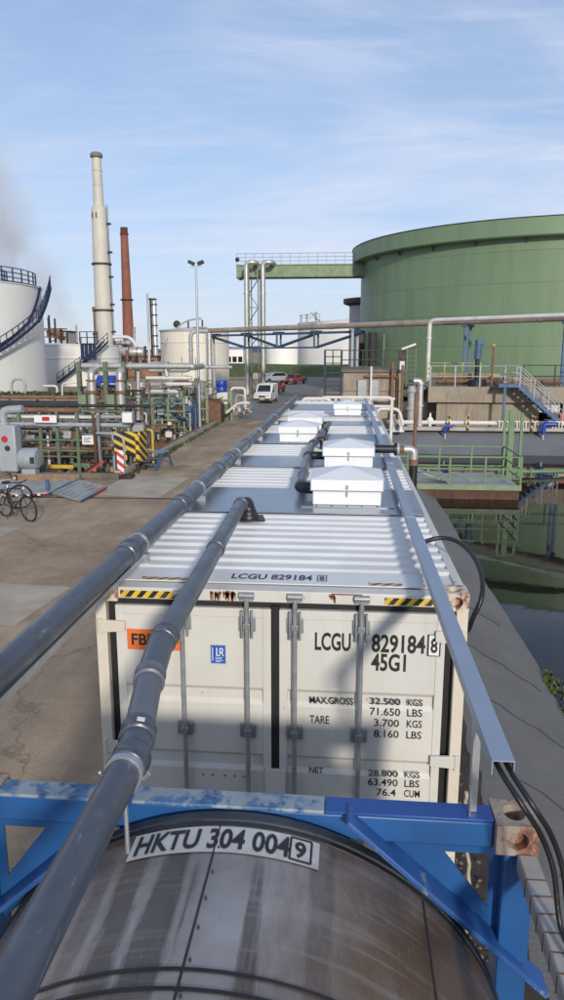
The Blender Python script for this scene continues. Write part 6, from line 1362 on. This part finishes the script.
# pontoon with green railing
FY=26.6; fz=at(470,487,FY).z; rz=at(470,456,FY).z-fz
xL=2.3; xR=at(520,487,FY).x; BYK=FY+3.0
t=thing('pontoon','rust brown floating pontoon with green railing in the basin','pontoon',((xL+xR)/2,FY,-1))
MB().bx(xL,xR,FY,BYK,-1.5,fz-0.10).build('hull',M('pontoon_rust',(0.085,0.045,0.03),0.85,0,0.4,2,dirt=0.5,dirtcol=(0.16,0.09,0.06),streak=0.5,bump=0.3),t,bevel=0.03)
MB().bx(xL-0.02,xR+0.04,FY-0.04,BYK+0.04,fz-0.098,fz).build('deck',m_greyp,t); MB().bx(xL,xR+0.05,FY-0.075,FY-0.042,fz-0.1,fz+0.10).build('toe_board',m_greenl,t)
m_rg=M('railing_green',(0.125,0.215,0.095),0.5,0,0.15,3,rust=0.08)
for y in (FY-0.02,BYK-0.02):
    for h in (0.36,0.70,rz): MB().bx(xL,xR,y-0.02,y+0.02,fz+h-0.05,fz+h).build('rail',m_rg,t)
    x=xR
    while x>xL: MB().bx(x-0.035,x+0.035,y-0.045 if y<BYK-0.1 else y-0.03,y-0.021 if y<BYK-0.1 else y+0.045,fz,fz+rz+0.01).build('post',m_rg,t); x-=1.28
for h in (0.36,0.70,rz): MB().bx(xR-0.02,xR+0.02,FY+0.02,BYK-0.06,fz+h-0.048,fz+h-0.002).build('end_rail',m_rg,t)
pp=MB(); 
tag(MB().bar((3.2,FY+1.0,fz+0.45),(4.4,FY+0.9,fz+0.04),0.5,0.05).build('gangplank',m_alu),'grey gangplank sloping down onto the pontoon deck','gangplank')
t=thing('boarding_ladder','tall green ladder frame at the back corner of the pontoon','ladder',(xR-0.3,BYK,fz)); za=at(510,410,BYK).z
for px in (504,521): q=at(px,440,BYK+0.1); MB().bx(q.x-0.05,q.x+0.05,BYK+0.06,BYK+0.16,fz-0.2,za-(0 if px<510 else 0.12)).build('stile',m_rg,t)
q=at(511,440,BYK+0.1); MB().bx(q.x-0.11,q.x+0.11,BYK+0.06,BYK+0.2,fz-0.2,za).build('post',m_rg,t)
a=at(504,410,BYK+0.1); b_=at(521,413,BYK+0.1); MB().bar(a,b_,0.06).build('top_bar',m_rg,t); MB().bx(q.x-0.12,q.x+0.14,BYK+0.21,BYK+0.32,fz-0.2,fz+0.75).build('black_drum',m_black,t)
# floating pipe right of it
pipe('floating_pipe','green pipe floating on the water right of the pontoon',[(xR+0.15,31.5,-0.78),(xR+3,32.2,-0.82),(22,35,-0.82)],0.09,m_rg,0.5,10,flanges=(0.1,0.3,0.6))

# ================================================================== small things near the camera
# stones along the containers' foot
gr=MB(); rnd=random.Random(5)
for k in range(900):
    if k<480: x=-1.3-abs(rnd.gauss(0,0.22)); y=rnd.uniform(3.0,13)
    else: x=1.3+abs(rnd.gauss(0,0.18)); y=rnd.uniform(2.6,9)
    s=rnd.uniform(0.006,0.02); bmesh.ops.create_icosphere(gr.bm,subdivisions=1,radius=1,matrix=Matrix.Translation((x,y,s*0.5+(0.03 if x>0 else 0)))@Matrix.Rotation(rnd.random()*6,4,'Z')@Matrix.Diagonal((s*1.4,s,s*0.8,1)))
o=gr.build('gravel',m_stone,smooth=10); tag(o,'loose gravel along the foot of the white container','gravel',kind='stuff')
# pale rope hanging by the container corner
rp=[Vector((1.27,4.42,1.5)),Vector((1.285,4.40,1.2)),Vector((1.31,4.30,0.8)),Vector((1.30,4.25,0.4)),Vector((1.36,4.1,0.06)),Vector((1.42,3.8,0.05)),Vector((1.36,3.5,0.05)),Vector((1.45,3.3,0.05))]
sm=[]
for i in range(len(rp)-1):
    a=rp[max(0,i-1)];b_=rp[i];c_=rp[i+1];d_=rp[min(len(rp)-1,i+2)]
    for j in range(6):
        u=j/6; sm.append(0.5*((2*b_)+(c_-a)*u+(2*a-5*b_+4*c_-d_)*u*u+(3*b_-a-3*c_+d_)*u**3)+Vector((0.006*math.sin(i*7+j*2.4),0,0)))
tag(MB().tube(sm,0.012,8).build('rope',M('rope_pale',(0.42,0.36,0.27),0.9,0,0.2,30)),'pale rope hanging down beside the right container post','rope')
pm=MB(); grid(pm,lambda u,v:(1.33+0.11*u,3.35+0.09*v+0.03*u,0.06+0.025*math.sin(u*5+v*3)+0.02*v),5,4); o=pm.build('paper_scrap',m_white); so2=o.modifiers.new('thick','SOLIDIFY'); so2.thickness=0.002
tag(o,'crumpled white paper scrap on dark soil seen through the blue gusset hole','paper')
# weeds at the waterline of the bank
def tufts(n,f,hmin,hmax,wd,seed):
    mb=MB(); rnd=random.Random(seed)
    for k in range(n):
        p_=Vector(f(rnd)); 
        for b_ in range(rnd.randint(3,6)):
            a=rnd.random()*6.28; h=rnd.uniform(hmin,hmax); l_=Vector((math.cos(a),math.sin(a),0)); s_=Vector((-l_.y,l_.x,0))*wd*rnd.uniform(.6,1.3)
            q1=p_+l_*h*0.35+Vector((0,0,h*0.65)); q2=p_+l_*h*0.85+Vector((0,0,h*0.9))
            mb.quad(p_-s_,p_+s_,q1+s_*0.9,q1-s_*0.9); mb.quad(q1-s_*0.9,q1+s_*0.9,q2+s_*0.15,q2-s_*0.15)
    return mb
m_weed=M('weed_green',(0.11,0.14,0.025),0.7,0,0.5,6)
o=tufts(420,lambda r_:(3.62+abs(r_.gauss(0,0.22)),r_.choice((r_.gauss(9.9,0.45),r_.gauss(11.3,0.3),r_.gauss(8.2,0.8))),-1.0),0.03,0.08,0.009,2).build('water_weed',m_weed,normals=False); tag(o,'yellow green water weed floating at the foot of the bank','weed',kind='stuff')
o=tufts(420,lambda r_:(-7.30+abs(r_.gauss(0,0.10)),r_.choice((r_.uniform(24.3,44),r_.gauss(30,1.2))),0.0),0.05,0.20,0.012,3).build('grass',m_grass,normals=False); tag(o,'short green grass along the bund wall','grass',kind='stuff')
o=tufts(1500,lambda r_:(-15-abs(r_.uniform(0,32)),r_.uniform(55.5,61),0.35),0.2,0.75,0.07,4).build('grass',m_grass,normals=False); tag(o,'rough grass strip before the white tanks','grass',kind='stuff')
o=tufts(500,lambda r_:(2.0+r_.uniform(0.0,0.35),r_.uniform(13,38),-0.12),0.05,0.22,0.012,6).build('grass',M('grass_dry',(0.13,0.11,0.05),0.9,0,0.4,4),normals=False); tag(o,'dry grass along the top of the near bank','grass',kind='stuff')
mo=MB(); grid(mo,lambda u,v:(-50+37*u,55+11*v,(0.75+0.15*math.sin(u*31)+0.08*math.sin(u*83))*math.sin(math.pi*v)),90,8); struct(mo,'grass_bank',m_grass,origin=(0,0,0))
# steam plume beyond the white tanks
sp=MB(); path=[at(74,338,190),at(66,318,192),at(52,290,195),at(30,255,198),at(6,215,200),at(-40,170,203),at(-100,120,206)]
sp.tube([path[0].lerp(path[-1],i/12) for i in range(13)],[10+26*i/12 for i in range(13)],24)
ms=bpy.data.materials.new('smoke_volume'); ms.use_nodes=True; n_=ms.node_tree.nodes; l_=ms.node_tree.links; n_.clear()
oo=n_.new('ShaderNodeOutputMaterial'); pv=n_.new('ShaderNodeVolumePrincipled'); pv.inputs['Color'].default_value=(0.90,0.89,0.92,1); pv.inputs['Anisotropy'].default_value=-0.2
s0=path[0]; s1=path[-1]; sdv=(s1-s0); sl_=sdv.length; sdv=sdv.normalized()
def vm(op,a,b_=None):
    x=n_.new('ShaderNodeVectorMath'); x.operation=op
    for i_,v in enumerate((a,b_)):
        if v is None: continue
        if isinstance(v,(tuple,Vector)): x.inputs[i_].default_value=tuple(v)
        else: l_.new(v,x.inputs[i_])
    return x.outputs['Value'] if op in('DOT_PRODUCT','LENGTH') else x.outputs['Vector']
def fm(op,a,b_=None,cl=False):
    x=n_.new('ShaderNodeMath'); x.operation=op; x.use_clamp=cl
    for i_,v in enumerate((a,b_)):
        if v is None: continue
        if isinstance(v,(int,float)): x.inputs[i_].default_value=v
        else: l_.new(v,x.inputs[i_])
    return x.outputs[0]
tcn=n_.new('ShaderNodeTexCoord').outputs['Object']
wn=n_.new('ShaderNodeTexNoise'); l_.new(tcn,wn.inputs[0]); wn.inputs['Scale'].default_value=0.07; wn.inputs['Detail'].default_value=3
q_=vm('ADD',tcn,vm('MULTIPLY',vm('SUBTRACT',wn.outputs['Color'],(0.5,0.5,0.5)),(14.0,14.0,14.0)))
along=vm('DOT_PRODUCT',q_,sdv); rad=vm('LENGTH',vm('CROSS_PRODUCT',q_,sdv))
rmax=fm('ADD',fm('MULTIPLY',along,22.0/sl_),5.5)
fade=fm('SUBTRACT',1.0,fm('DIVIDE',rad,rmax),True)
nz=n_.new('ShaderNodeTexNoise'); l_.new(tcn,nz.inputs[0]); nz.inputs['Scale'].default_value=0.10; nz.inputs['Detail'].default_value=5; nz.inputs['Roughness'].default_value=0.6
mrn=n_.new('ShaderNodeMapRange'); l_.new(nz.outputs[0],mrn.inputs[0]); mrn.inputs[1].default_value=0.36; mrn.inputs[2].default_value=0.75; mrn.inputs[3].default_value=0.0; mrn.inputs[4].default_value=0.34
l_.new(fm('MULTIPLY',mrn.outputs[0],fm('POWER',fade,1.3)),pv.inputs['Density']); l_.new(pv.outputs[0],oo.inputs['Volume'])
ob=sp.build('smoke',ms,origin=path[0]); tag(ob,'pale grey steam plume drifting up behind the large white tank','smoke',kind='stuff')
scene.cycles.volume_step_rate=4.0
